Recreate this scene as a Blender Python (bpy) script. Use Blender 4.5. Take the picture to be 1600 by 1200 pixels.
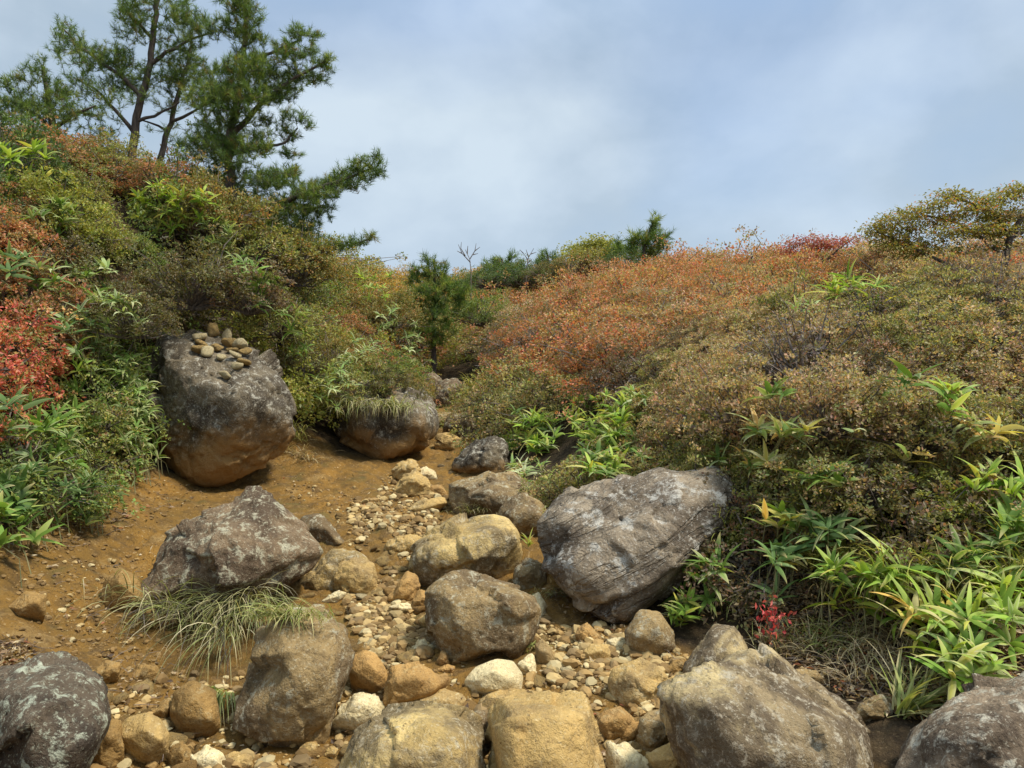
import bpy, bmesh, math, random
import numpy as np
from mathutils import Vector, Matrix
from mathutils.bvhtree import BVHTree

for o in list(bpy.data.objects): bpy.data.objects.remove(o, do_unlink=True)
scene = bpy.context.scene
COL = scene.collection
R = math.radians

# ---------------------------------------------------------------- camera
CZ = 1.5
FPX = 1600 * 26.0 / 36.0
cam_d = bpy.data.cameras.new('camera'); cam_d.lens = 26.0; cam_d.sensor_width = 36.0
cam_d.clip_start = 0.05; cam_d.clip_end = 2000
cam = bpy.data.objects.new('camera', cam_d); COL.objects.link(cam)
cam.location = (0, 0, CZ); cam.rotation_euler = (R(90), 0, 0)
scene.camera = cam
scene.render.resolution_x = 1024; scene.render.resolution_y = 768

# ---------------------------------------------------------------- sky and sun
SUN_EL, SUN_AZ = R(60), R(108)        # azimuth clockwise from +Y (view direction)
world = bpy.data.worlds.new('World'); scene.world = world; world.use_nodes = True
wn = world.node_tree; wn.nodes.clear()
def N(nt, typ, **kw):
    n = nt.nodes.new(typ)
    for k, v in kw.items():
        if k.startswith('i_'):
            key = k[2:]
            key = int(key) if key.isdigit() else key
            n.inputs[key].default_value = v
        else: setattr(n, k, v)
    return n
def ramp(nt, stops, interp='LINEAR'):
    n = nt.nodes.new('ShaderNodeValToRGB'); cr = n.color_ramp; cr.interpolation = interp
    while len(cr.elements) < len(stops): cr.elements.new(0.5)
    for e, (p, c) in zip(cr.elements, stops):
        e.position = p; e.color = (c[0], c[1], c[2], 1) if hasattr(c, '__len__') else (c, c, c, 1)
    return n
sky = N(wn, 'ShaderNodeTexSky', sky_type='NISHITA', sun_disc=False, sun_elevation=SUN_EL, sun_rotation=SUN_AZ,
        altitude=1500, air_density=1.0, dust_density=1.0, ozone_density=1.0)
bg = N(wn, 'ShaderNodeBackground'); bg.inputs['Strength'].default_value = 0.15
wo = N(wn, 'ShaderNodeOutputWorld')
tc = N(wn, 'ShaderNodeTexCoord')
mp = N(wn, 'ShaderNodeMapping'); mp.inputs['Scale'].default_value = (1.0, 1.0, 1.5); mp.inputs['Location'].default_value = (3.3, 1.2, 0.4)
wn.links.new(tc.outputs['Generated'], mp.inputs['Vector'])
n1 = N(wn, 'ShaderNodeTexNoise', i_Scale=1.6, i_Detail=4.0, i_Roughness=0.42, i_Distortion=0.1)
n2 = N(wn, 'ShaderNodeTexNoise', i_Scale=2.9, i_Detail=6, i_Roughness=0.52, i_Distortion=0.15)
wn.links.new(mp.outputs[0], n1.inputs['Vector']); wn.links.new(mp.outputs[0], n2.inputs['Vector'])
cover = ramp(wn, [(0.34, 0.62), (0.50, 1.0)])
wn.links.new(n1.outputs['Fac'], cover.inputs[0])
tone = ramp(wn, [(0.33, (1.70, 2.35, 3.15)), (0.47, (2.1, 2.65, 3.25)), (0.57, (2.7, 3.25, 3.85)), (0.68, (3.3, 3.85, 4.35))])
wn.links.new(n2.outputs['Fac'], tone.inputs[0])
sep = N(wn, 'ShaderNodeSeparateXYZ'); wn.links.new(tc.outputs['Generated'], sep.inputs[0])
hz = N(wn, 'ShaderNodeMapRange'); hz.inputs['From Min'].default_value = 0.0; hz.inputs['From Max'].default_value = 0.5
hz.inputs['To Min'].default_value = 1.0; hz.inputs['To Max'].default_value = 0.0
wn.links.new(sep.outputs['Z'], hz.inputs['Value'])
brt = N(wn, 'ShaderNodeMix', data_type='RGBA'); brt.inputs['B'].default_value = (3.05, 3.75, 4.45, 1)
hzs = N(wn, 'ShaderNodeMath', operation='MULTIPLY'); hzs.inputs[1].default_value = 0.6
wn.links.new(hz.outputs[0], hzs.inputs[0]); wn.links.new(hzs.outputs[0], brt.inputs['Factor'])
wn.links.new(tone.outputs[0], brt.inputs['A'])
mixs = N(wn, 'ShaderNodeMix', data_type='RGBA')
wn.links.new(cover.outputs[0], mixs.inputs['Factor']); wn.links.new(sky.outputs[0], mixs.inputs['A']); wn.links.new(brt.outputs['Result'], mixs.inputs['B'])
# cloud deck brightened overhead, above the frame, to add fill light, like thin overcast
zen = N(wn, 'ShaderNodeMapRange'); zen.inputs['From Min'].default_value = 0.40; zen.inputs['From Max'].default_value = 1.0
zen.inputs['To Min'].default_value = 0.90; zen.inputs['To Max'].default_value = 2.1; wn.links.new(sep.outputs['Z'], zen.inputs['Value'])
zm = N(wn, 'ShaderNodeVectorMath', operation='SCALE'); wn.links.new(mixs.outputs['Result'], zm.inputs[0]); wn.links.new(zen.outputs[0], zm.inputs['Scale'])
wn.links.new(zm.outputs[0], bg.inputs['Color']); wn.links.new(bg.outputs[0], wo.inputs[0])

sl = bpy.data.lights.new('sun', 'SUN'); sl.energy = 3.5; sl.angle = R(9); sl.color = (1.0, 0.94, 0.83)
so = bpy.data.objects.new('sun', sl); COL.objects.link(so)
sd = Vector((math.sin(SUN_AZ) * math.cos(SUN_EL), math.cos(SUN_AZ) * math.cos(SUN_EL), math.sin(SUN_EL)))
so.rotation_euler = sd.to_track_quat('Z', 'Y').to_euler(); so.location = (0, 0, 30)
scene.view_settings.view_transform = 'Standard'; scene.view_settings.look = 'None'
scene.view_settings.exposure = 0.58; scene.view_settings.gamma = 1
scene.render.engine = 'CYCLES'
scene.cycles.max_bounces = 6; scene.cycles.transparent_max_bounces = 4

# ---------------------------------------------------------------- numpy noise
def _h(ix, iy, iz, s):
    h = (ix.astype(np.int64) * 374761393 + iy.astype(np.int64) * 668265263 + iz.astype(np.int64) * 2147483647 + s * 974711) & 0xffffffff
    h = ((h ^ (h >> 13)) * 1274126177) & 0xffffffff
    h = ((h ^ (h >> 16)) * 2246822519) & 0xffffffff
    return ((h ^ (h >> 15)) & 0xffffff) / float(0xffffff)
def vnoise(p, s=0):
    p = np.asarray(p, float); f = np.floor(p); i = f.astype(np.int64); u = p - f
    u = u * u * u * (u * (u * 6 - 15) + 10)
    r = 0
    for dx in (0, 1):
        for dy in (0, 1):
            for dz in (0, 1):
                w = (u[:, 0] if dx else 1 - u[:, 0]) * (u[:, 1] if dy else 1 - u[:, 1]) * (u[:, 2] if dz else 1 - u[:, 2])
                r = r + w * _h(i[:, 0] + dx, i[:, 1] + dy, i[:, 2] + dz, s)
    return r * 2 - 1
def fbm(p, sc, octs=4, gain=0.5, s=0):
    a, t, r = 1.0, 0, 0; p = np.asarray(p, float) * sc
    for k in range(octs):
        r = r + a * vnoise(p, s + k * 17); t += a; a *= gain; p = p * 2.03 + 11.7
    return r / t
def pt(px, py, Y):
    return np.array([(px - 800) / FPX * Y, Y, CZ + (600 - py) / FPX * Y])
def proj(x, y, z):
    y = np.maximum(y, 0.2)
    return 800 + x / y * FPX, 600 - (z - CZ) / y * FPX

# ---------------------------------------------------------------- terrain
ST = {   # distance : cross-section (photo pixel x, y) of the bare ground at that distance
 2.0: [(-2200,300),(-1200,700),(-500,1150),(0,1420),(400,1520),(800,1530),(1200,1500),(1500,1420),(1800,1280),(2400,950),(3200,600)],
 2.9: [(-1400,260),(-700,640),(-200,980),(0,1120),(200,1190),(500,1215),(800,1210),(1100,1195),(1300,1170),(1450,1130),(1600,1070),(1900,880),(2300,640),(3000,450)],
 3.5: [(-1100,230),(-600,480),(-200,830),(0,985),(200,1065),(400,1085),(800,1065),(1100,1050),(1250,1030),(1400,990),(1600,920),(1850,740),(2100,610),(2700,470)],
 4.2: [(-800,180),(-400,400),(-150,660),(0,840),(100,905),(220,955),(400,965),(620,965),(850,965),(1050,945),(1130,910),(1210,850),(1300,800),(1450,745),(1600,700),(1850,590),(2400,480)],
 4.7: [(-700,180),(-350,330),(-130,540),(0,735),(90,830),(200,880),(370,895),(620,905),(840,905),(980,895),(1060,870),(1120,820),(1180,750),(1250,690),(1400,640),(1600,600),(2000,540)],
 5.2: [(-600,190),(-300,290),(-120,430),(0,610),(80,730),(180,800),(300,825),(450,838),(620,850),(800,850),(950,835),(1040,800),(1100,740),(1160,665),(1230,615),(1350,575),(1600,535),(2100,480)],
 6.5: [(-400,180),(-200,235),(-40,300),(60,390),(140,540),(220,690),(300,755),(400,762),(520,765),(620,772),(750,775),(850,765),(930,730),(990,665),(1050,600),(1150,545),(1300,505),(1600,475),(2000,450)],
 8.0: [(-300,190),(-100,215),(50,250),(160,305),(280,400),(370,520),(430,600),(490,680),(560,708),(650,715),(750,722),(820,695),(900,620),(1000,565),(1150,525),(1350,508),(1600,500),(2000,480)],
 10.: [(-200,225),(50,255),(230,300),(360,370),(450,480),(520,590),(590,660),(660,672),(730,668),(790,615),(870,555),(1000,508),(1150,492),(1300,490),(1600,488)],
 13.: [(0,260),(200,325),(350,370),(450,410),(540,500),(620,590),(668,618),(712,618),(750,580),(840,515),(980,474),(1200,455),(1400,452),(1700,452)],
 17.: [(200,370),(400,405),(520,440),(600,495),(660,560),(705,565),(750,535),(830,490),(1000,455),(1200,442),(1500,440)],
 22.: [(300,410),(500,440),(620,470),(680,512),(720,508),(780,472),(850,450),(1000,444),(1300,442)],
 28.: [(300,440),(500,450),(640,455),(700,458),(760,455),(850,450),(1100,450),(1300,450)],
 40.: [(300,500),(1300,500)], 80.: [(300,580),(1300,580)], 200.: [(300,615),(1300,615)], 420.: [(0,640),(1600,640)] }
GX = np.arange(-14, 14.001, 0.05)
ys = sorted(ST)
rows = []
for Y in ys:
    a = np.array(ST[Y], float); x = (a[:, 0] - 800) / FPX * Y; z = CZ + (600 - a[:, 1]) / FPX * Y
    r = np.interp(GX, x, z)
    w = max(0.10, 0.035 * Y); k = int(w * 3 / 0.05); ker = np.exp(-0.5 * (np.arange(-k, k + 1) * 0.05 / w) ** 2); ker /= ker.sum()
    rows.append(np.convolve(np.pad(r, k, mode='edge'), ker, 'valid'))
rows = np.array(rows); ysa = np.array(ys)
def pchip_rows(yq):
    h = np.diff(ysa)[:, None]; d = np.diff(rows, axis=0) / h; m = np.zeros_like(rows)
    w1 = 2 * h[1:] + h[:-1]; w2 = h[1:] + 2 * h[:-1]
    with np.errstate(all='ignore'):
        mm = (w1 + w2) / (w1 / d[:-1] + w2 / d[1:])
    m[1:-1] = np.where(d[:-1] * d[1:] > 0, mm, 0); m[0] = d[0]; m[-1] = d[-1]
    i = np.clip(np.searchsorted(ysa, yq) - 1, 0, len(ysa) - 2); t = ((yq - ysa[i]) / (ysa[i + 1] - ysa[i]))[:, None]; hh = h[i]
    return (2*t**3-3*t**2+1)*rows[i] + (t**3-2*t**2+t)*hh*m[i] + (-2*t**3+3*t**2)*rows[i+1] + (t**3-t**2)*hh*m[i+1]
YC = np.concatenate([np.arange(2, 14, 0.04), np.arange(14, 45, 0.12), np.geomspace(45, 420, 40)])
HG = pchip_rows(YC)
def gz0(x, y):
    x = np.asarray(x, float); y = np.asarray(y, float)
    xc = np.clip(x, GX[0], GX[-1] - 1e-6); yc = np.clip(y, YC[0], YC[-1] - 1e-6)
    fx = (xc - GX[0]) / 0.05; ix = np.minimum(fx.astype(int), len(GX) - 2); fx = fx - ix
    iy = np.clip(np.searchsorted(YC, yc, side='right') - 1, 0, len(YC) - 2); fy = (yc - YC[iy]) / (YC[iy + 1] - YC[iy])
    z = (HG[iy, ix] * (1 - fx) + HG[iy, ix + 1] * fx) * (1 - fy) + (HG[iy + 1, ix] * (1 - fx) + HG[iy + 1, ix + 1] * fx) * fy
    return z - np.maximum(2.0 - y, 0) * 0.13
def gz(x, y):
    x = np.atleast_1d(np.asarray(x, float)); y = np.atleast_1d(np.asarray(y, float))
    p = np.stack([x, y, 0 * x], 1)
    fade = np.clip(y / 6, 0.6, 4)
    return gz0(x, y) + 0.045 * fade * fbm(p, 1.3, 3, s=5) + 0.016 * fbm(p, 6.0, 4, 0.6, s=9)
def gz1(x, y): return float(gz(x, y)[0])
def hit(px, py, y0=1.8, y1=60):
    Y = np.concatenate([np.arange(y0, 14, 0.01), np.arange(14, y1, 0.05)])
    x = (px - 800) / FPX * Y; z = CZ + (600 - py) / FPX * Y
    b = np.nonzero(z <= gz(x, Y))[0]
    i = b[0] if len(b) else -1
    return np.array([x[i], Y[i], z[i]])

DIRT = np.array([(-900,1000),(-300,800),(0,835),(100,800),(200,748),(300,735),(400,725),(440,690),(475,685),(520,705),(580,715),(640,705),(660,640),(690,600),(715,640),(740,700),
  (800,760),(850,850),(950,960),(1050,1010),(1120,1040),(1300,1150),(1500,1300),(1700,1600),(1700,9000),(-900,9000)], float)
def polydist(px, py, poly):
    px = np.asarray(px, float); py = np.asarray(py, float); d = np.full(px.shape, 1e9); ins = np.zeros(px.shape, bool)
    for a, b in zip(poly, np.roll(poly, -1, 0)):
        e = b - a; t = np.clip(((px - a[0]) * e[0] + (py - a[1]) * e[1]) / (e @ e), 0, 1)
        d = np.minimum(d, np.hypot(px - a[0] - t * e[0], py - a[1] - t * e[1]))
        c = ((a[1] > py) != (b[1] > py)) & (px < (b[0] - a[0]) * (py - a[1]) / (b[1] - a[1] + 1e-9) + a[0])
        ins ^= c
    return np.where(ins, d, -d)

# ---------------------------------------------------------------- mesh helpers
def tag(o, label=None, cat=None, group=None, kind=None):
    for k, v in (('label', label), ('category', cat), ('group', group), ('kind', kind)):
        if v: o[k] = v
    return o
def link(name, data, parent=None, loc=None):
    o = bpy.data.objects.new(name, data); COL.objects.link(o)
    if parent is not None: o.parent = parent
    if loc is not None: o.location = loc
    return o
def empty(name, loc=(0, 0, 0)):
    o = link(name, None, None, loc); o.empty_display_size = 0.1; return o
def mesh_np(name, V, F, mat, col=None, smooth=False):
    """V (n,3); F a list of (k, m) index arrays (tris or quads); col (n,3) linear colour per vertex"""
    me = bpy.data.meshes.new(name)
    V = np.asarray(V, np.float32); me.vertices.add(len(V)); me.vertices.foreach_set('co', V.ravel())
    F = [np.asarray(f, np.int32) for f in (F if isinstance(F, list) else [F]) if len(f)]
    nl = sum(f.size for f in F); npoly = sum(len(f) for f in F)
    me.loops.add(nl); me.polygons.add(npoly)
    me.loops.foreach_set('vertex_index', np.concatenate([f.ravel() for f in F]))
    tot = np.concatenate([np.full(len(f), f.shape[1], np.int32) for f in F]); st = np.concatenate([[0], np.cumsum(tot)[:-1]]).astype(np.int32)
    me.polygons.foreach_set('loop_start', st); me.polygons.foreach_set('loop_total', tot)
    me.polygons.foreach_set('use_smooth', np.full(npoly, smooth, bool))
    if col is not None:
        ca = me.color_attributes.new('Col', 'FLOAT_COLOR', 'POINT')
        c = np.ones((len(V), 4), np.float32); c[:, :3] = col; ca.data.foreach_set('color', c.ravel())
    me.update(calc_edges=True); me.materials.append(mat)
    return me

# ---------------------------------------------------------------- materials
def new_mat(name):
    m = bpy.data.materials.new(name); m.use_nodes = True; m.node_tree.nodes.clear(); return m, m.node_tree
def L(nt, a, b): nt.links.new(a, b)
def mixc(nt, fac, a, b, mode='MIX'):
    n = nt.nodes.new('ShaderNodeMix'); n.data_type = 'RGBA'; n.blend_type = mode
    for sock, v in (('Factor', fac), ('A', a), ('B', b)):
        if hasattr(v, 'is_output') or isinstance(v, bpy.types.NodeSocket): nt.links.new(v, n.inputs[sock])
        elif sock == 'Factor': n.inputs[sock].default_value = v
        else: n.inputs[sock].default_value = (v[0], v[1], v[2], 1)
    return n.outputs['Result']
def noise(nt, vec, scale, detail=4, rough=0.55, dist=0.0):
    n = N(nt, 'ShaderNodeTexNoise', i_Scale=scale, i_Detail=detail, i_Roughness=rough, i_Distortion=dist)
    nt.links.new(vec, n.inputs['Vector']); return n.outputs['Fac']
def math_(nt, op, a, b):
    n = nt.nodes.new('ShaderNodeMath'); n.operation = op
    for i, v in enumerate((a, b)):
        if isinstance(v, bpy.types.NodeSocket): nt.links.new(v, n.inputs[i])
        else: n.inputs[i].default_value = v
    return n.outputs[0]
def rp(nt, v, stops, interp='LINEAR'):
    n = ramp(nt, stops, interp); nt.links.new(v, n.inputs[0]); return n.outputs[0]

def rock_mat(name, base, dark, pale, stain, dark_amt=0.5, lich_amt=0.5, stain_h=0.3, lich_scale=14., strata=None, patch=0.0, patch_col=(.5, .36, .15)):
    m, nt = new_mat(name)
    oc = N(nt, 'ShaderNodeTexCoord'); oi = N(nt, 'ShaderNodeObjectInfo')
    ad = N(nt, 'ShaderNodeVectorMath', operation='ADD')
    sc = N(nt, 'ShaderNodeMath', operation='MULTIPLY'); sc.inputs[1].default_value = 37.
    L(nt, oi.outputs['Random'], sc.inputs[0]); L(nt, oc.outputs['Object'], ad.inputs[0]); L(nt, sc.outputs[0], ad.inputs[1])
    v = ad.outputs[0]
    c = mixc(nt, rp(nt, noise(nt, v, 5, 6, .6), [(.35, 0), (.65, 1)]), base, tuple(x * 0.72 for x in base))
    big = noise(nt, v, 2.6, 7, .62, .6)
    if patch > 0:
        c = mixc(nt, rp(nt, noise(nt, v, 1.7, 4, .6, .3), [(.62 - .25 * patch, 0), (.70 - .25 * patch, .85)]), c, patch_col)
    c = mixc(nt, rp(nt, big, [(.62 - .3 * dark_amt, 0), (.74 - .3 * dark_amt, .92)]), c, dark)
    if strata:
        mp0 = N(nt, 'ShaderNodeMapping'); mp0.inputs['Rotation'].default_value = strata; L(nt, v, mp0.inputs['Vector'])
        mpn = N(nt, 'ShaderNodeMapping'); mpn.inputs['Scale'].default_value = (1.3, 2, 9)
        L(nt, mp0.outputs[0], mpn.inputs['Vector']); sn = noise(nt, mpn.outputs[0], 1.0, 5, .6, .8)
        c = mixc(nt, rp(nt, sn, [(.38, .6), (.45, 0)]), c, tuple(x * .6 for x in dark))
    # speckles and lichen crusts
    lz = noise(nt, v, lich_scale, 9, .74, .25); lm = noise(nt, v, 3.1, 4, .65)
    lf = math_(nt, 'MULTIPLY', rp(nt, lz, [(.53, 0), (.60, 1)]), rp(nt, lm, [(.60 - .3 * lich_amt, 0), (.68 - .3 * lich_amt, 1)]))
    c = mixc(nt, math_(nt, 'MULTIPLY', lf, .85), c, mixc(nt, noise(nt, v, 40, 3, .6), pale, tuple(x * .6 for x in pale)))
    c = mixc(nt, rp(nt, noise(nt, v, 70, 5, .7), [(.56, 0), (.66, .55)]), c, pale)
    c = mixc(nt, rp(nt, noise(nt, v, 22, 7, .72), [(.34, .6), (.48, 0)]), c, dark)
    ds = rp(nt, noise(nt, v, 55, 4, .7), [(.30, .8), (.42, 0)])
    c = mixc(nt, ds, c, tuple(x * .45 for x in dark))
    # soil washed up the lower flanks
    sp = N(nt, 'ShaderNodeSeparateXYZ'); L(nt, oc.outputs['Generated'], sp.inputs[0])
    sz = math_(nt, 'ADD', sp.outputs['Z'], math_(nt, 'MULTIPLY', math_(nt, 'SUBTRACT', big, .5), .9))
    c = mixc(nt, rp(nt, sz, [(max(stain_h - .12, 0), .85), (stain_h + .12, 0)]), c, stain)
    bs = N(nt, 'ShaderNodeBsdfPrincipled'); bs.inputs['Roughness'].default_value = .88
    bs.inputs['Specular IOR Level'].default_value = .12
    L(nt, c, bs.inputs['Base Color'])
    b1 = N(nt, 'ShaderNodeBump'); b1.inputs['Strength'].default_value = 1.0; b1.inputs['Distance'].default_value = .03
    hh = math_(nt, 'ADD', math_(nt, 'MULTIPLY', noise(nt, v, 14, 8, .66), 1.0), math_(nt, 'MULTIPLY', noise(nt, v, 90, 4, .6), .28))
    if strata: hh = math_(nt, 'ADD', hh, math_(nt, 'MULTIPLY', rp(nt, sn, [(.40, 0), (.48, 1)]), .7))
    L(nt, hh, b1.inputs['Height']); L(nt, b1.outputs[0], bs.inputs['Normal'])
    out = N(nt, 'ShaderNodeOutputMaterial'); L(nt, bs.outputs[0], out.inputs[0])
    return m
OCH = (.36, .21, .07)
M = {}
M['tan']   = rock_mat('sandy tan stone', (.56, .37, .135), (.28, .19, .085), (.64, .51, .28), (.42, .25, .08), .4, .25, .22, 26)
M['tan2']  = rock_mat('tan boulder stone', (.50, .345, .13), (.17, .125, .065), (.56, .48, .32), (.40, .24, .08), .6, .5, .22, 24, patch=.5, patch_col=(.62, .45, .18))
M['dark']  = rock_mat('dark mottled stone', (.225, .155, .09), (.088, .06, .038), (.52, .48, .33), (.30, .175, .055), .55, 1.1, .18, 14)
M['bigd']  = rock_mat('dark weathered boulder stone', (.19, .15, .095), (.068, .054, .038), (.50, .46, .36), (.32, .18, .06), .55, 1.0, .34, 16)
M['brown'] = rock_mat('brown lichened stone', (.34, .235, .105), (.14, .095, .05), (.50, .45, .31), (.36, .22, .07), .55, .8, .22, 16)
M['grey']  = rock_mat('grey layered stone', (.33, .26, .175), (.13, .10, .07), (.62, .58, .49), (.32, .22, .1), .5, 1.3, .06, 9, strata=(0, R(30), 0))
M['mix']   = rock_mat('brown stone with tan weathered face', (.31, .23, .125), (.11, .08, .05), (.54, .47, .34), (.34, .22, .09), .6, .8, .10, 18, patch=.65, patch_col=(.56, .43, .21))
M['crust'] = rock_mat('black stone crusted with lichen', (.14, .105, .07), (.05, .038, .028), (.50, .52, .38), (.19, .13, .06), .4, 1.7, .03, 13)
M['crustb']= rock_mat('brown stone crusted with lichen', (.27, .20, .13), (.08, .058, .04), (.60, .55, .42), (.22, .15, .07), .5, 1.5, .03, 12)
M['cream'] = rock_mat('cream stone', (.76, .62, .34), (.46, .32, .15), (.8, .72, .5), (.56, .38, .14), .22, .4, .14, 26)
M['ochre'] = rock_mat('ochre stained stone', (.48, .28, .095), (.28, .17, .07), (.56, .40, .18), (.38, .21, .06), .35, .2, .25, 26)
M['soilrock'] = rock_mat('soil coated stone', (.35, .21, .07), (.20, .125, .05), (.47, .34, .16), (.32, .185, .055), .4, .3, .35, 20)

def soil_mat():
    m, nt = new_mat('ochre soil and leaf mould')
    oc = N(nt, 'ShaderNodeTexCoord'); v = oc.outputs['Object']
    a = N(nt, 'ShaderNodeAttribute'); a.attribute_name = 'Col'
    sp = N(nt, 'ShaderNodeSeparateColor'); L(nt, a.outputs['Color'], sp.inputs[0])
    o1 = mixc(nt, rp(nt, noise(nt, v, 1.6, 5, .6), [(.38, 0), (.62, 1)]), (.30, .16, .036), (.20, .115, .03))
    o1 = mixc(nt, rp(nt, noise(nt, v, 9, 6, .65), [(.45, 0), (.66, .85)]), o1, (.12, .075, .032))
    o1 = mixc(nt, rp(nt, noise(nt, v, 4.5, 6, .7, .5), [(.56, 0), (.66, .7)]), o1, (.36, .23, .085))
    o1 = mixc(nt, rp(nt, noise(nt, v, 38, 4, .65), [(.60, 0), (.68, .7)]), o1, (.48, .33, .16))
    o1 = mixc(nt, rp(nt, noise(nt, v, 60, 3, .6), [(.32, .7), (.40, 0)]), o1, (.11, .065, .03))
    o1 = mixc(nt, rp(nt, noise(nt, v, 3.2, 5, .6, .4), [(.58, 0), (.68, .6)]), o1, (.15, .12, .04))
    h1 = mixc(nt, rp(nt, noise(nt, v, 12, 6, .65), [(.4, 0), (.62, 1)]), (.035, .024, .014), (.085, .058, .03))
    h1 = mixc(nt, rp(nt, noise(nt, v, 70, 3, .6), [(.6, 0), (.68, .7)]), h1, (.20, .15, .085))
    c = mixc(nt, sp.outputs[0], h1, o1)
    bs = N(nt, 'ShaderNodeBsdfPrincipled'); bs.inputs['Roughness'].default_value = .95; bs.inputs['Specular IOR Level'].default_value = .15
    L(nt, c, bs.inputs['Base Color'])
    b1 = N(nt, 'ShaderNodeBump'); b1.inputs['Strength'].default_value = 1.0; b1.inputs['Distance'].default_value = .045
    hh = math_(nt, 'ADD', noise(nt, v, 18, 8, .7), math_(nt, 'MULTIPLY', noise(nt, v, 120, 4, .6), .25))
    L(nt, hh, b1.inputs['Height']); L(nt, b1.outputs[0], bs.inputs['Normal'])
    out = N(nt, 'ShaderNodeOutputMaterial'); L(nt, bs.outputs[0], out.inputs[0]); return m
M['soil'] = soil_mat()
def leaf_mat(name, trans=.42, rough=.5, spec=.4, var=.25):
    m, nt = new_mat(name)
    a = N(nt, 'ShaderNodeAttribute'); a.attribute_name = 'Col'
    bs = N(nt, 'ShaderNodeBsdfPrincipled'); bs.inputs['Roughness'].default_value = rough; bs.inputs['Specular IOR Level'].default_value = spec
    L(nt, a.outputs['Color'], bs.inputs['Base Color'])
    tr = N(nt, 'ShaderNodeBsdfTranslucent'); g = mixc(nt, 1.0, a.outputs['Color'], (1.25, 1.15, .6), 'MULTIPLY'); L(nt, g, tr.inputs['Color'])
    mx = N(nt, 'ShaderNodeMixShader'); mx.inputs[0].default_value = trans
    L(nt, bs.outputs[0], mx.inputs[1]); L(nt, tr.outputs[0], mx.inputs[2])
    out = N(nt, 'ShaderNodeOutputMaterial'); L(nt, mx.outputs[0], out.inputs[0]); return m
M['leaf'] = leaf_mat('shrub leaf'); M['blade'] = leaf_mat('bamboo leaf', .38, .55, .16); M['needle'] = leaf_mat('pine needle', .5, .5, .3)
M['grass'] = leaf_mat('grass blade', .3, .5, .3)
def bark_mat(name, c1, c2):
    m, nt = new_mat(name)
    oc = N(nt, 'ShaderNodeTexCoord')
    mpn = N(nt, 'ShaderNodeMapping'); mpn.inputs['Scale'].default_value = (1, 1, .35); L(nt, oc.outputs['Object'], mpn.inputs['Vector'])
    f = noise(nt, mpn.outputs[0], 30, 6, .65)
    bs = N(nt, 'ShaderNodeBsdfPrincipled'); bs.inputs['Roughness'].default_value = .9
    L(nt, mixc(nt, rp(nt, f, [(.38, 0), (.6, 1)]), c1, c2), bs.inputs['Base Color'])
    b1 = N(nt, 'ShaderNodeBump'); b1.inputs['Strength'].default_value = .7; b1.inputs['Distance'].default_value = .01; L(nt, f, b1.inputs['Height']); L(nt, b1.outputs[0], bs.inputs['Normal'])
    out = N(nt, 'ShaderNodeOutputMaterial'); L(nt, bs.outputs[0], out.inputs[0]); return m
M['bark'] = bark_mat('pine bark', (.045, .035, .028), (.12, .09, .07))
M['twig'] = bark_mat('shrub twig', (.07, .055, .045), (.20, .16, .13))
M['culm'] = bark_mat('bamboo culm', (.16, .17, .07), (.30, .27, .13))

# ---------------------------------------------------------------- ground sheet
def spaced(segs):
    out = [segs[0][0]]
    for (a, b, s) in segs:
        n = max(1, int(round((b - a) / s))); out += list(np.linspace(a, b, n + 1)[1:])
    return np.array(out)
xs = spaced([(-420, -60, 60), (-60, -14, 3), (-14, -5, .3), (-5, -3.2, .06), (-3.2, 3.0, .026), (3.0, 5, .06), (5, 14, .3), (14, 60, 3), (60, 420, 60)])
yv = spaced([(-60, -5, 5), (-5, 1.8, .3), (1.8, 9.5, .026), (9.5, 14, .06), (14, 30, .25), (30, 60, 1.5), (60, 420, 30)])
XX, YY = np.meshgrid(xs, yv); ZZ = gz(XX.ravel(), YY.ravel())
pxs, pys = proj(XX.ravel(), np.maximum(YY.ravel(), 1.9), ZZ)
dd = polydist(pxs, pys, DIRT) + 26 * fbm(np.stack([XX.ravel(), YY.ravel(), 0 * ZZ], 1), 3.5, 4, .6, s=31)
dirt = np.clip(dd / 26 + .5, 0, 1); dirt[YY.ravel() < 1.7] = 1
P3 = np.stack([XX.ravel(), YY.ravel(), 0 * ZZ], 1)
near = (np.abs(XX.ravel()) < 5) & (YY.ravel() < 10)
ex = np.zeros(len(ZZ)); ex[near] = .02 * np.clip(vnoise(P3[near] * 9 + 3 * fbm(P3[near], 6, 2, .5, s=8)[:, None], 71) * 1.6 - .5, 0, 1) + .040 * fbm(P3[near] * np.array([1, .35, 1]), 5, 4, .6, s=151) - .03 * np.clip((.10 - np.abs(fbm(P3[near] * np.array([1, .55, 1]), 2.6, 4, .6, s=161))) * 8, 0, 1) + .012 * fbm(P3[near], 17, 3, .6, s=51) + .02 * np.maximum(fbm(P3[near], 4, 3, .5, s=77), 0)
ZZ = ZZ + ex * dirt
V = np.stack([XX.ravel(), YY.ravel(), ZZ], 1); nx, ny = len(xs), len(yv)
idx = np.arange(nx * ny).reshape(ny, nx)
Fq = np.stack([idx[:-1, :-1], idx[:-1, 1:], idx[1:, 1:], idx[1:, :-1]], -1).reshape(-1, 4)
colr = np.stack([dirt, dirt, dirt], 1)
gme = mesh_np('ground', V, Fq, M['soil'], colr, True)
ground = link('ground', gme); tag(ground, kind='structure')
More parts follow.
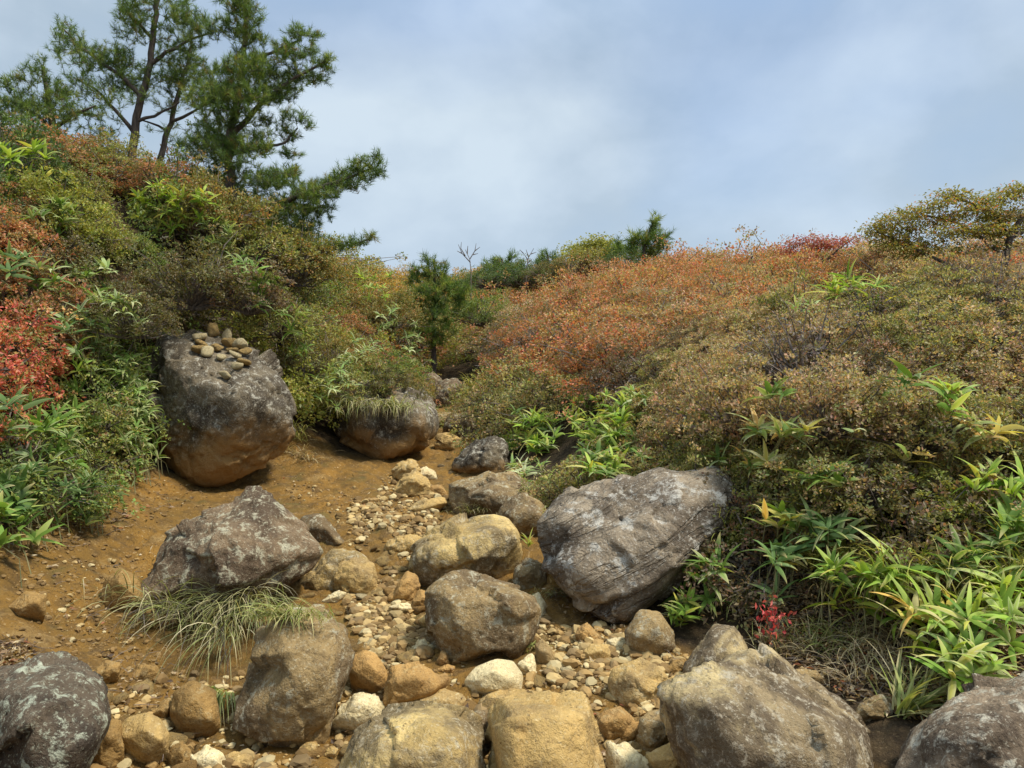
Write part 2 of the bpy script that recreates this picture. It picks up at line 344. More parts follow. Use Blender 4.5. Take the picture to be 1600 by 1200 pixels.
# ---------------------------------------------------------------- rocks
_ico = {}
def ico(sub):
    if sub not in _ico:
        bm = bmesh.new(); bmesh.ops.create_icosphere(bm, subdivisions=sub, radius=1)
        V = np.array([v.co[:] for v in bm.verts]); F = np.array([[v.index for v in f.verts] for f in bm.faces]); bm.free()
        V /= np.linalg.norm(V, axis=1)[:, None]; _ico[sub] = (V, F)
    return _ico[sub]
def unit_(a): return a / np.linalg.norm(a, axis=-1, keepdims=True)
def hull_planes(P):
    bm = bmesh.new()
    for p in P: bm.verts.new(p)
    bmesh.ops.convex_hull(bm, input=bm.verts); bm.normal_update()
    pl = []
    for f in bm.faces:
        if f.calc_area() < 1e-7: continue
        pl.append((np.array(f.normal[:]), float(f.normal.dot(f.verts[0].co)), f.calc_area()))
    bm.free(); return pl
def rock_mesh(name, P, mat, sub=5, p=16, disp=.03, seed=0, rough=1.0, strata=None, ctr=None, chips=0):
    P = np.asarray(P); c = P.mean(0) if ctr is None else ctr; Q = P - c
    pl = hull_planes(Q); ns, ds = [], []
    for n, d, a in sorted(pl, key=lambda t: -t[2]):
        if d < 0: n, d = -n, -d
        if d < 1e-4: continue
        if any(n @ n2 > .975 and abs(d - d2) < .06 * d2 for n2, d2 in zip(ns, ds)): continue
        ns.append(n); ds.append(d)
    ns = np.array(ns); ds = np.array(ds)
    if chips:
        rc = np.random.RandomState(seed + 900); hs = rc.normal(size=(chips, 3)) * np.array([.55, 1, .55]); hs[:, 1] = -np.abs(hs[:, 1]) - .9; hs = unit_(hs); sup = np.max(Q @ hs.T, axis=0) * rc.uniform(.84, .95, chips)
        ns = np.concatenate([ns, hs]); ds = np.concatenate([ds, sup])
        hs = unit_(rc.normal(size=(chips * 3, 3))); DD, _ = ico(3); s0 = 1 / np.max(np.maximum(DD @ ns.T, 0) / ds, axis=1); P0 = DD * s0[:, None]
        sup = np.max(P0 @ hs.T, axis=0) * rc.uniform(.965, .995, chips * 3); ns = np.concatenate([ns, hs]); ds = np.concatenate([ds, sup])
    D, F = ico(sub)
    p = p * 4.0
    s = np.maximum(D @ ns.T, 0) / ds
    r = 1.0 / (np.sum(s ** p, axis=1) ** (1.0 / p))
    size = (Q.max(0) - Q.min(0)).mean()
    V = D * r[:, None] * 1.07
    q = V + seed * 7.13
    k = 1.0 / size
    dd = disp * size * (.55 * fbm(q, 2.2 * k, 4, .5, s=seed) + .75 * rough * fbm(q, 7 * k, 6, .62, s=seed + 3))
    rid = 1 - np.abs(fbm(q, 3.6 * k, 3, .5, s=seed + 9)) * 2.2
    dd -= .016 * size * rough * np.clip((rid - .90) * 10, 0, 1) + .006 * size * rough * np.clip((.08 - np.abs(fbm(q, 6.5 * k, 3, .5, s=seed + 21))) * 14, 0, 1)
    if sub >= 4 and chips:
        rc = np.random.RandomState(seed + 77); mC = 22 + int(14 * rough); cs = unit_(rc.normal(size=(mC, 3))); tl = rc.normal(size=(mC, 3)) * .26; of = rc.uniform(-1, .4, mC) * .013 * rough
        Dw = unit_(D + .16 * np.stack([fbm(q, 4 * k, 3, .5, s=seed + 30 + j) for j in range(3)], 1)); ci = np.argmax(Dw @ cs.T, axis=1)
        dd += size * (of[ci] + .55 * np.sum((D - cs[ci]) * tl[ci], axis=1) * .5)
    if strata is not None:
        h = V @ np.asarray(strata[:3]) ; w = fbm(q, 2.2 * k, 3, .5, s=seed + 5) * .05
        g = vnoise(np.stack([(h + w) * strata[3], 0 * h + seed, 0 * h], 1), 3)
        dd += strata[4] * np.clip(g * 2.2, -1, 1)
    V = V + D * dd[:, None]
    return mesh_np(name, V, F, mat, None, True), c
ROCKBVH = {}
def rock(label, outline, mat, t=None, base=None, depth=None, crease=(), sub=5, p=16, disp=.035, seed=None, sink=.3, cat='rock', name='rock', group=None, rough=1.0, strata=None, chips=None, key=None, tilt=.45, dY=0.):
    O = np.array(outline, float); x0, y0 = O.min(0); x1, y1 = O.max(0); cx, cy = (x0 + x1) / 2, (y0 + y1) / 2
    if base is None: base = (O[O[:, 1] > y1 - .12 * (y1 - y0)][:, 0].mean(), y1 - .06 * (y1 - y0))
    if depth is None: Yb = hit(*base)[1]
    else: Yb = depth
    wid = (x1 - x0) / FPX * Yb; hei = (y1 - y0) / FPX * Yb
    if t is None: t = .42 * (wid * hei) ** .5
    Yc = Yb + tilt * t + dY
    seed = seed if seed is not None else int(abs(cx * 7 + cy * 13)) % 997
    rs = np.random.RandomState(seed)
    P = []
    for (a, b) in O:
        v = (b - y0) / (y1 - y0); P.append(pt(a, b, Yc + t * tilt * (1 - 2 * v)))
    for (a, b) in O:
        a2 = cx + (a - cx) * .72; b2 = cy + (b - cy) * .72
        P.append(pt(a2 + rs.uniform(-.04, .04) * (x1 - x0), b2, Yc + t * rs.uniform(.85, 1.05)))
    if len(crease):
        for (a, b, f) in crease: P.append(pt(a, b, Yc + t * f))
    else:
        for (a, b) in O[::2]:
            a2 = cx + (a - cx) * .55; b2 = cy + .06 * (y1 - y0) + (b - cy) * .5
            P.append(pt(a2 + rs.uniform(-.06, .06) * (x1 - x0), b2, Yc - t * rs.uniform(.75, 1.0)))
    if sink > 0:
        low = O[O[:, 1] > cy]
        for (a, b) in low:
            q = pt(cx + (a - cx) * .85, b, Yc + .25 * t); q[2] -= sink * hei; P.append(q)
    me, c = rock_mesh(name, P, M[mat], sub, p, disp, seed, rough, strata, chips=(0 if p < 12 else 12) if chips is None else chips)
    o = link(name, me, None, c); tag(o, label, cat, group)
    if key:
        ROCKBVH[key] = (BVHTree.FromPolygons([tuple(v.co + Vector(c)) for v in me.vertices], [tuple(f.vertices) for f in me.polygons]))
    return o

B = 'boulder'
rock('large dark boulder with small stones piled on top, jutting from the left bank', [(255,545),(258,526),(270,520),(307,524),(350,534),(392,548),(422,568),(440,592),(450,618),(458,675),(450,703),(427,719),(375,738),(318,765),(288,755),(262,728),(235,690),(232,600)],
     'bigd', t=.62, base=(330,758), crease=[(268,570,-.45),(262,640,-.75),(300,600,-.9),(352,640,-1.0),(395,632,-.95),(443,640,-.35),(340,700,-.9),(310,745,-.6),(400,700,-.55)], sub=6, p=18, disp=.035, sink=0, cat=B, name=B, key='big', rough=1.5, tilt=.35)
rock('dark rounded boulder under hanging grass, left side of the upper gully', [(560,600),(600,592),(626,600),(662,622),(683,645),(686,666),(664,698),(630,715),(592,718),(556,708),(525,680),(520,630)],
     'bigd', t=.6, base=(600,714), sub=5, disp=.03, cat=B, name=B, sink=0, key='second')
rock('tilted dark brown boulder with pale lichen, resting on the orange soil', [(217,966),(214,936),(250,896),(259,855),(288,828),(319,800),(366,786),(405,769),(427,777),(443,802),(475,832),(503,860),(482,893),(434,920),(368,946),(304,972),(256,970)],
     'dark', t=.46, base=(300,966), crease=[(290,840,-.15),(345,850,-.75),(330,900,-.95),(275,930,-.8),(425,820,-.25),(455,870,-.45),(380,925,-.75),(300,960,-.75)], sub=6, p=20, disp=.028, sink=0, cat=B, name=B, rough=1.3)
rock('big brown lichen-spotted boulder beside the drooping grass', [(400,1010),(420,975),(444,957),(480,960),(507,966),(538,983),(551,1010),(547,1042),(530,1075),(517,1102),(505,1142),(472,1166),(438,1172),(404,1152),(376,1130),(373,1110),(386,1075)],
     'brown', key='spotted', t=.30, base=(440,1168), crease=[(440,1000,-.4),(500,1005,-.4),(425,1080,-.95),(480,1075,-1.0),(500,1110,-.8),(440,1140,-.8),(400,1115,-.8)], sub=6, p=14, disp=.03, cat=B, name=B, sink=.15)
rock('black boulder crusted with pale green lichen in the bottom left corner', [(-90,1090),(-20,1062),(30,1036),(64,1022),(100,1030),(132,1050),(158,1074),(167,1110),(161,1150),(138,1200),(100,1270),(0,1300),(-90,1280)],
     'crust', t=.34, depth=2.45, crease=[(20,1090,-.5),(90,1080,-.5),(130,1130,-.8),(60,1180,-1),(100,1230,-1)], sub=6, p=14, disp=.035, cat=B, name=B, rough=1.5, sink=.1)
rock('large grey slab boulder with slanting layers below the right thicket', [(838,850),(846,817),(885,780),(950,760),(1008,733),(1060,732),(1130,748),(1142,790),(1118,840),(1085,880),(1050,915),(1018,945),(978,975),(943,960),(918,943),(877,913),(851,885)],
     'grey', t=.52, base=(978,972), crease=[(870,832,-.25),(960,785,-.1),(1060,752,0),(1110,790,-.2),(900,895,-.7),(975,955,-.85),(1040,900,-.8),(1100,830,-.5)], sub=6, p=20, disp=.02, cat=B, name=B, rough=1.2,
     strata=(-.5, .1, .86, 9., .022), sink=0)
rock('big brown boulder with a pale tan slanting face, lower right', [(1042,1095),(1070,1062),(1120,1030),(1178,1016),(1215,1036),(1245,1072),(1300,1082),(1326,1102),(1340,1140),(1350,1200),(1345,1290),(1110,1290),(1065,1190),(1048,1135)],
     'mix', t=.42, depth=2.55, crease=[(1080,1090,-.3),(1120,1080,-.3),(1190,1060,-.1),(1120,1150,-.9),(1215,1140,-.75),(1300,1150,-.75),(1150,1230,-1.0),(1290,1230,-1)], sub=6, p=18, disp=.03, cat=B, name=B, rough=1.2, sink=.1)
rock('brown knob of rock just behind the pale-faced boulder at lower right', [(1070,1055),(1085,1020),(1098,998),(1115,978),(1140,975),(1160,998),(1178,1030),(1150,1070),(1100,1080)], 'mix', base=(1120,1068), sub=5, disp=.03, t=.16)
rock('mottled brown and white boulder in the bottom right corner', [(1395,1240),(1432,1135),(1475,1102),(1530,1096),(1570,1074),(1605,1050),(1690,1030),(1760,1100),(1760,1310),(1400,1310)],
     'crustb', t=.36, depth=2.4, crease=[(1480,1120,-.2),(1560,1110,-.5),(1470,1180,-.7),(1580,1200,-1),(1650,1100,-.4)], sub=6, p=18, disp=.03, cat=B, name=B, rough=1.4, sink=.1)
rock('tan wedge boulder with a flat sunlit top in mid gully', [(646,872),(651,850),(665,836),(688,822),(712,818),(757,815),(788,806),(802,822),(808,845),(809,868),(798,892),(760,915),(700,925),(661,922),(650,897)],
     'tan2', t=.34, base=(680,915), crease=[(655,868,-.75),(684,862,-.85),(722,868,-.85),(754,838,-.55),(790,840,-.5),(670,910,-.55),(740,900,-.5),(705,845,-.35)], sub=6, p=22, disp=.018, cat=B, name=B)
rock('squarish brown boulder standing mid gully in front of the tan wedge', [(660,930),(680,913),(704,898),(724,891),(746,899),(762,916),(806,923),(840,931),(844,948),(834,985),(823,1006),(793,1026),(742,1036),(705,1034),(690,1010),(679,975),(664,952)],
     'brown', t=.27, base=(745,1030), crease=[(676,938,-.5),(712,962,-.85),(735,925,-.25),(762,950,-.8),(825,945,-.65),(705,1010,-.8),(770,1015,-.9),(812,995,-.7)], sub=6, p=22, disp=.024, cat=B, name=B, sink=.1)
rock('broad tan and grey boulder at the bottom centre', [(535,1200),(552,1150),(580,1126),(606,1113),(650,1100),(700,1101),(724,1113),(746,1140),(754,1172),(758,1290),(515,1290)],
     'tan2', t=.30, depth=2.45, crease=[(600,1140,-.3),(655,1125,-.3),(715,1150,-.5),(600,1210,-.9),(700,1220,-1)], sub=6, p=13, disp=.025, cat=B, name=B, sink=.1)
rock('large smooth tan block boulder at the bottom centre right', [(770,1118),(796,1090),(860,1087),(917,1092),(926,1120),(936,1165),(948,1290),(772,1290),(768,1160)],
     'tan', t=.30, depth=2.5, crease=[(790,1125,-.5),(850,1120,-.5),(905,1130,-.5),(800,1220,-1),(900,1220,-.95)], sub=6, p=16, disp=.02, cat=B, name=B, sink=.1)
rock('weathered tan slab rock behind the tan wedge, upper right of the scree', [(694,775),(697,757),(738,745),(800,741),(838,758),(862,785),(856,808),(790,815),(720,806)], 'brown', key='slabrock', t=.36, base=(760,808), sub=6, disp=.03, strata=(.3, .1, .9, 14, .012), cat=B, name=B, sink=.1)
rock('rounded lichen-grey boulder tucked beside the slab boulder', [(783,812),(786,792),(798,777),(818,771),(842,781),(856,804),(858,835),(825,850),(792,838)], 'brown', t=.22, base=(825,838), sub=5, disp=.03, cat=B, name=B)
rock('dark pitted boulder by the light green bamboo', [(707,738),(712,716),(735,696),(771,682),(792,694),(797,728),(778,745),(740,742)], 'bigd', t=.28, base=(745,738), sub=5, disp=.06, rough=2, cat=B, name=B, sink=0)
S = []
def st(label, outline, mat, **k): S.append(rock(label, outline, mat, **k))
st('round ochre-brown cobble wedged beside the spotted boulder', [(546,1048),(552,1027),(568,1017),(586,1021),(600,1042),(604,1062),(594,1077),(572,1081),(553,1070)], 'ochre', p=9, disp=.012, rough=.5)
st('flat-topped ochre block right of the round cobble', [(598,1110),(601,1084),(606,1058),(613,1040),(664,1040),(702,1054),(694,1071),(664,1084),(630,1102)], 'ochre', p=20, disp=.02)
st('pale cream block lying below the round cobble', [(515,1133),(540,1116),(555,1084),(571,1081),(593,1092),(597,1118),(575,1140),(555,1144)], 'cream', p=20, disp=.015, depth=None)
st('flat tan slab leaning behind the broad bottom boulder', [(604,1113),(640,1097),(666,1084),(696,1076),(731,1089),(737,1103),(716,1120),(650,1125)], 'tan', base=(670,1112), p=20, disp=.015)
st('small grey upright stone between the two bottom boulders', [(729,1122),(745,1110),(760,1112),(769,1130),(767,1160),(754,1170),(742,1150)], 'brown', depth=2.75)
st('low tan stone behind the smooth block boulder', [(742,1100),(770,1078),(832,1080),(856,1090),(810,1108),(760,1112)], 'tan', base=(790,1102))
st('smooth egg-shaped cream boulder, the palest in the gully', [(727,1064),(744,1043),(775,1031),(800,1034),(816,1058),(813,1077),(796,1089),(760,1089),(736,1081)], 'cream', p=9, disp=.012, rough=.4, base=(770,1086), sub=6)
st('small pointed cream stone right of the egg-shaped boulder', [(808,1036),(833,1019),(838,1050),(826,1060),(814,1050)], 'cream', p=16)
st('oval tan stone right of the pointed cream stone', [(836,1008),(847,998),(862,1014),(868,1033),(855,1041),(840,1036)], 'tan', p=10, disp=.015)
st('tall thin cream stone behind the squarish boulder', [(830,932),(842,921),(853,945),(850,965),(838,985),(832,960)], 'cream', dY=.1)
st('small orange-tan stone left of the cream pebbles', [(899,992),(905,979),(920,976),(939,998),(931,1007),(908,1009)], 'ochre')
st('pale tan cobble among the pebbles in front of the slab boulder', [(911,1018),(924,1006),(948,1008),(957,1026),(940,1038),(917,1035)], 'tan', p=10)
st('small white angular stone right of the pale tan cobble', [(947,1000),(975,995),(981,1015),(957,1019)], 'cream')
st('round brown stone at the foot of the slab boulder', [(977,987),(1000,954),(1030,957),(1051,985),(1056,1014),(1036,1031),(1000,1031),(982,1010)], 'brown', p=11)
st('cracked pinkish block with a dark gap below it', [(949,1062),(968,1041),(1000,1029),(1032,1045),(1047,1075),(1036,1097),(1000,1110),(962,1090)], 'tan', crease=[(976,1056,-.5),(1000,1100,-1.),(1025,1070,-.6)], p=22)
st('ochre block below the cracked pinkish block', [(932,1122),(945,1110),(976,1107),(998,1125),(996,1150),(960,1164),(935,1156)], 'ochre', p=18)
st('brown block between the cracked block and the lower right boulder', [(1000,1118),(1040,1107),(1051,1140),(1046,1156),(1010,1182),(997,1160)], 'brown', p=22)
st('cream stone at the bottom edge right of the smooth block', [(947,1166),(975,1159),(1001,1178),(1022,1202),(1010,1245),(950,1245)], 'cream', base=(975,1215))
st('tan rounded stone at the bottom edge by the lower right boulder', [(1009,1180),(1048,1160),(1066,1174),(1074,1200),(1040,1222),(1014,1208)], 'tan', base=(1040,1212), p=10)
st('tan stone wedged in the upper gully floor', [(678,694),(685,676),(705,676),(727,693),(710,704),(683,702)], 'tan')
st('pointed tan stone at the back of the three-stone pile', [(612,736),(629,718),(646,717),(658,735),(640,756),(618,752)], 'tan', dY=.12)
st('triangular tan stone at the front of the three-stone pile', [(611,774),(626,750),(650,733),(668,748),(673,766),(640,777)], 'tan', p=20)
st('bright tan stone on the right of the three-stone pile', [(650,737),(666,729),(681,738),(685,749),(672,753),(655,748)], 'cream')
st('ochre stone right of the three-stone pile', [(666,777),(672,760),(690,757),(700,776)], 'ochre')
st('long flat tan stone below the three-stone pile', [(633,800),(658,782),(694,777),(702,787),(662,803)], 'tan')
st('grey-tan wedge behind the tilted dark boulder', [(470,820),(488,802),(505,806),(530,843),(550,862),(505,866)], 'brown', base=(515,860), dY=.1)
st('bright tan cube-like block below the tilted boulder tip', [(521,908),(525,882),(542,874),(580,874),(588,900),(593,928),(560,932),(535,927)], 'tan', p=24, disp=.014, sub=5)
st('broad tan slab half under the tilted dark boulder', [(460,918),(500,880),(520,860),(558,862),(575,885),(560,925),(500,940),(470,940)], 'tan2', base=(520,932), p=20, dY=.12)
st('small pale wedge stone in front of the broad tan slab', [(498,942),(530,921),(542,927),(525,944)], 'cream')
st('orange-brown tooth-shaped stone left of the tan wedge boulder', [(601,941),(620,917),(636,894),(653,899),(657,920),(644,942),(620,945)], 'ochre', p=18)
st('small orange stone beside the tooth-shaped stone', [(641,948),(655,920),(668,925),(668,950),(652,955)], 'ochre')
st('thin white flake of stone under the tooth-shaped stone', [(603,948),(640,941),(648,953),(622,957)], 'cream')
st('low tan ledge stone touching the left end of the tan wedge', [(596,857),(605,845),(622,837),(656,836),(668,850),(655,866),(612,867)], 'tan', p=18)
st('mossy brown boulder in the gully throat', [(692,668),(703,648),(730,643),(745,660),(738,681),(717,687)], 'brown')
st('flat brown rock left of the light green bamboo', [(748,682),(771,658),(796,656),(796,682)], 'brown')
st('dark ledge rock at the head of the gully, left one', [(645,607),(652,592),(676,580),(694,594),(682,612),(655,616)], 'dark', sink=.6)
st('dark ledge rock at the head of the gully, right one', [(668,630),(690,600),(716,588),(722,604),(700,628),(680,640)], 'dark', sink=.6)
st('soil-coated stone half buried left of the tilted boulder', [(158,948),(164,906),(190,889),(216,904),(224,938),(202,958),(170,958)], 'soilrock', p=9)
st('soil-coated stone sticking out of the left bank', [(12,952),(40,924),(72,930),(70,960),(30,967)], 'soilrock', p=10)
st('round tan boulder at the bottom left beside the crusted boulder', [(187,1142),(199,1123),(225,1115),(250,1124),(264,1147),(261,1176),(238,1194),(200,1184)], 'tan', p=8, disp=.012, sub=6, rough=.6)
st('brown stone leaning between the crusted and the round tan boulder', [(130,1190),(158,1132),(186,1118),(192,1180),(152,1215)], 'soilrock', base=(160,1190))
st('small round brown stone right of the round tan boulder', [(263,1182),(268,1166),(285,1159),(299,1174),(297,1202),(270,1206)], 'soilrock', p=9, base=(280,1195))
st('pale tan stone at the bottom edge under the grass tips', [(299,1182),(320,1165),(346,1175),(353,1202),(340,1222),(300,1222)], 'cream', base=(325,1205))
st('tan stone at the bottom edge left of the spotted boulder foot', [(352,1185),(370,1175),(392,1182),(400,1212),(360,1215)], 'tan', base=(378,1200))
st('large brown soil-covered stone behind the hanging grass', [(266,1112),(274,1080),(300,1064),(336,1080),(343,1130),(312,1153),(280,1144)], 'soilrock', p=9, sub=5)
st('flat ochre stone left of the grass tussock', [(138,1056),(162,1032),(190,1036),(186,1054),(160,1070)], 'soilrock')
st('flat brown stone just left of the hanging grass', [(203,1062),(214,1038),(246,1040),(252,1064),(225,1070)], 'soilrock')
st('ochre stone under the left edge of the hanging grass', [(228,1120),(262,1090),(272,1100),(258,1125)], 'soilrock')
st('grey-green stone between the two right boulders', [(1335,1120),(1347,1097),(1377,1083),(1400,1100),(1396,1120),(1364,1128)], 'brown')
st('pale flat stone behind the lower right boulder', [(1225,1062),(1245,1046),(1275,1048),(1292,1066),(1270,1078)], 'brown')
st('small tan stone under the spotted boulder', [(458,1184),(478,1160),(497,1160),(492,1182),(470,1192)], 'tan', base=(475,1186))
st('tiny pale stone in the hollow at the bottom', [(504,1182),(515,1165),(529,1171),(523,1187)], 'tan', base=(516,1183))
st('tan cobble in front of the crevice at lower centre right', [(825,1100),(838,1090),(852,1096),(848,1110)], 'tan')
st('brown stone in the litter right of the round brown stone', [(1040,1048),(1052,1030),(1072,1030),(1078,1046),(1060,1056)], 'soilrock')
st('pale grey-green stone right of the cracked pinkish block', [(1040,1080),(1045,1058),(1064,1054),(1075,1072),(1060,1086)], 'tan')
st('rock lodged behind the tan wedge under moss and twigs', [(800,905),(808,882),(826,872),(846,880),(856,905),(845,925),(815,925)], 'brown', base=(828,920))
st('small ochre stone just under the squarish boulder', [(683,1032),(688,1018),(698,1018),(702,1036),(690,1044)], 'ochre')
st('ochre flat stone below the squarish boulder', [(680,1046),(700,1038),(712,1042),(706,1052),(690,1054)], 'ochre')
st('brown angular stone propped against the squarish boulder', [(652,968),(672,955),(690,962),(690,985),(664,985)], 'tan')
st('bright tan chip in the scree above the ochre block', [(646,1015),(654,1000),(664,998),(674,1013),(660,1020)], 'cream')

st('flat brown step rock in the gully just below the head ledges', [(672,662),(682,646),(706,644),(716,658),(700,668)], 'brown')
st('dark brown step rock between the head ledges', [(676,618),(690,606),(712,610),(708,624),(690,628)], 'dark')
# stones on the big boulder
big = ROCKBVH['big']
PEB = []
prs = np.random.RandomState(4)
for k in range(8):
    D, F = ico(3); pr = np.random.RandomState(k + 60)
    pts = pr.normal(size=(13, 3)); pts /= np.linalg.norm(pts, axis=1)[:, None]; pts *= np.array([1.0, .8, .58]) * pr.uniform(.8, 1.1, (13, 1))
    me, c = rock_mesh('stone', pts, M['tan'], 3, 12 + 8 * (k % 2), .05, k * 5 + 1, chips=8)
    PEB.append(me)
def tinted(me, mat):
    m2 = me.copy(); m2.materials.clear(); m2.materials.append(M[mat]); return m2
PEBM = {(k, m): tinted(PEB[k], m) for k in range(8) for m in ('tan', 'cream', 'ochre', 'soilrock', 'brown')}
cairn = [(312,527,11,0),(316,540,12,0),(326,552,12,0),(333,520,11,1),(353,526,10,1),(359,539,12,0),(375,540,12,0),(385,552,11,0),(368,556,10,0),(382,568,12,0),(352,588,10,0),(340,545,9,0),(372,574,9,0),(312,549,12,0),(345,560,8,0),(361,549,9,0)]
cw = ['leftmost','low','flat','upright','rounded','tilted','bright','rightmost','dusty','orange','lone lowest','small inner','brownish','broad','tiny','narrow']
for i, (a, b, r, up) in enumerate(cairn):
    d = Vector(pt(a, b + r * .5, 1.0) - np.array([0, 0, CZ])).normalized()
    h = big.ray_cast(Vector((0, 0, CZ)), d)
    if h[0] is None:
        h = big.find_nearest(Vector(pt(a, b + r, 6.2)))
    p = h[0]; s = 1.35 * r / FPX * p.y
    o = link('stone', PEBM[(i % 8, ['cream', 'tan', 'cream', 'tan'][i % 4])], None, (p.x, p.y + s * .1, p.z + s * .5))
    o.scale = (s, s, s * (1.3 if up else .95)); o.rotation_euler = (prs.uniform(-.4, .4), (1.2 if up else prs.uniform(-.4, .4)), prs.uniform(0, 6))
    tag(o, '%s tan stone in the pile on top of the large dark boulder' % cw[i], 'stone', 'stones piled on the large dark boulder')

# loose scree stones
RECS = []; SW = {M['tan'].name: 'tan', M['cream'].name: 'cream', M['ochre'].name: 'ochre', M['soilrock'].name: 'soil-brown', M['brown'].name: 'brown'}
def stones(poly, n, r0, r1, label, group, mats, seed):
    rs = np.random.RandomState(seed); poly = np.array(poly, float); c = 0; used = []
    while c < n:
        a = rs.uniform(poly[:, 0].min(), poly[:, 0].max()); b = rs.uniform(poly[:, 1].min(), poly[:, 1].max())
        if polydist(np.array([a]), np.array([b]), poly)[0] < 0: continue
        h = hit(a, b); s = r0 + (r1 - r0) * rs.rand() ** 2.5
        c += 1
        if any((h[0] - u[0]) ** 2 + (h[1] - u[1]) ** 2 < (.8 * (s + u[2])) ** 2 for u in used): continue
        used.append((h[0], h[1], s))
        o = link('stone', PEBM[(rs.randint(8), mats[rs.randint(len(mats))])], None, (h[0], h[1], gz1(h[0], h[1]) + s * (.15 if r1 < .09 else -.15)))
        o.scale = (s * rs.uniform(.8, 1.25), s * rs.uniform(.8, 1.2), s * rs.uniform(.7, 1.1)); o.rotation_euler = (rs.uniform(-.5, .5), rs.uniform(-.5, .5), rs.uniform(0, 6.28))
        tag(o, label, 'stone', group); RECS.append((o, SW[o.data.materials[0].name], s, 'stone', 'R'))
stones([(585,800),(600,770),(640,790),(700,795),(705,815),(660,840),(640,850),(600,835)], 40, .025, .055, 'small tan stone in the gravel below the three-stone pile', 'small stones below the three-stone pile', ['tan', 'cream', 'tan', 'ochre', 'soilrock'], 1)
stones([(520,790),(570,790),(600,850),(600,905),(590,870),(540,850)], 16, .025, .05, 'small stone on the orange soil left of the gravel', 'small stones on the orange soil', ['soilrock', 'ochre', 'tan'], 2)
stones([(590,905),(650,955),(665,990),(690,1030),(640,1040),(600,1025),(560,1000),(550,960),(520,950),(560,935)], 105, .035, .095, 'small angular stone in the scree between the spotted and the squarish boulder', 'small stones of the central scree', ['tan', 'tan', 'cream', 'ochre', 'soilrock'], 3)
stones([(840,985),(900,970),(975,1010),(980,1040),(960,1060),(900,1060),(845,1050)], 34, .02, .045, 'small pebble on the brown soil in front of the slab boulder', 'pebbles in front of the slab boulder', ['cream', 'tan', 'soilrock', 'ochre'], 4)
stones([(850,1050),(940,1060),(940,1110),(850,1088)], 8, .015, .03, 'small soil-stained pebble behind the smooth block boulder', 'pebbles behind the smooth block boulder', ['soilrock', 'ochre'], 5)
stones([(1045,1020),(1080,1020),(1075,1090),(1050,1100),(1040,1060)], 12, .015, .03, 'small pebble beside the cracked pinkish block', 'pebbles beside the cracked pinkish block', ['soilrock', 'tan', 'cream'], 6)
stones([(20,1000),(120,930),(220,1010),(250,1090),(180,1100),(60,1010)], 8, .012, .025, 'tiny chip of stone on the bare left bank soil', 'stone chips on the left bank', ['tan', 'soilrock'], 7)
stones([(690,1030),(740,1030),(735,1060),(728,1080),(700,1075)], 12, .015, .035, 'small stone left of the egg-shaped cream boulder', 'small stones by the egg-shaped boulder', ['cream', 'tan', 'ochre'], 8)
stones([(560,840),(600,845),(600,880),(640,895),(600,910),(590,880)], 10, .02, .045, 'small brown stone right of the cube-like block', 'small stones by the cube-like block', ['soilrock', 'ochre', 'tan'], 9)
stones([(690,700),(730,705),(720,760),(690,760)], 10, .03, .07, 'small stone in the narrow gully above the slab rock', 'small stones in the narrow gully', ['soilrock', 'brown', 'tan'], 10)

stones([(170,1060),(260,1060),(380,1130),(400,1250),(240,1250),(180,1110)], 30, .025, .08, 'brown soil-stained stone at the bottom left among the round boulders', 'soil-stained stones at the bottom left', ['soilrock', 'soilrock', 'ochre', 'tan'], 14)
stones([(500,1090),(620,1100),(560,1250),(460,1250)], 16, .02, .05, 'small stone in the hollow beside the broad bottom boulder', 'small stones in the bottom hollow', ['soilrock', 'tan', 'ochre'], 15)
stones([(930,1060),(1070,1100),(1070,1260),(930,1260)], 20, .025, .06, 'small stone filling a gap between the blocks at lower centre right', 'small stones between the lower blocks', ['soilrock', 'tan', 'ochre'], 16)
stones([(440,860),(620,830),(640,930),(540,960),(430,930)], 24, .04, .09, 'stone packed around the cube-like tan block', 'stones around the cube-like block', ['tan', 'soilrock', 'ochre', 'tan'], 17)
stones([(600,870),(680,900),(680,1030),(600,960)], 30, .03, .085, 'half-buried stone at the left foot of the squarish boulder', 'half-buried stones by the squarish boulder', ['tan', 'soilrock', 'ochre', 'brown'], 18)
stones([(700,760),(720,840),(660,830),(640,800)], 14, .03, .07, 'stone at the foot of the weathered slab rock', 'stones at the foot of the slab rock', ['tan', 'soilrock', 'brown'], 19)
stones([(0,1090),(760,1000),(1060,1100),(1060,1260),(0,1260)], 80, .05, .11, 'half-buried tan stone between the foreground boulders', 'half-buried stones between the foreground boulders', ['tan', 'soilrock', 'ochre', 'tan'], 20)
stones([(440,850),(620,870),(660,1010),(560,1040),(520,950)], 26, .05, .10, 'angular tan stone packed in the centre of the scree', 'angular stones in the centre of the scree', ['tan', 'ochre', 'soilrock', 'tan'], 21)
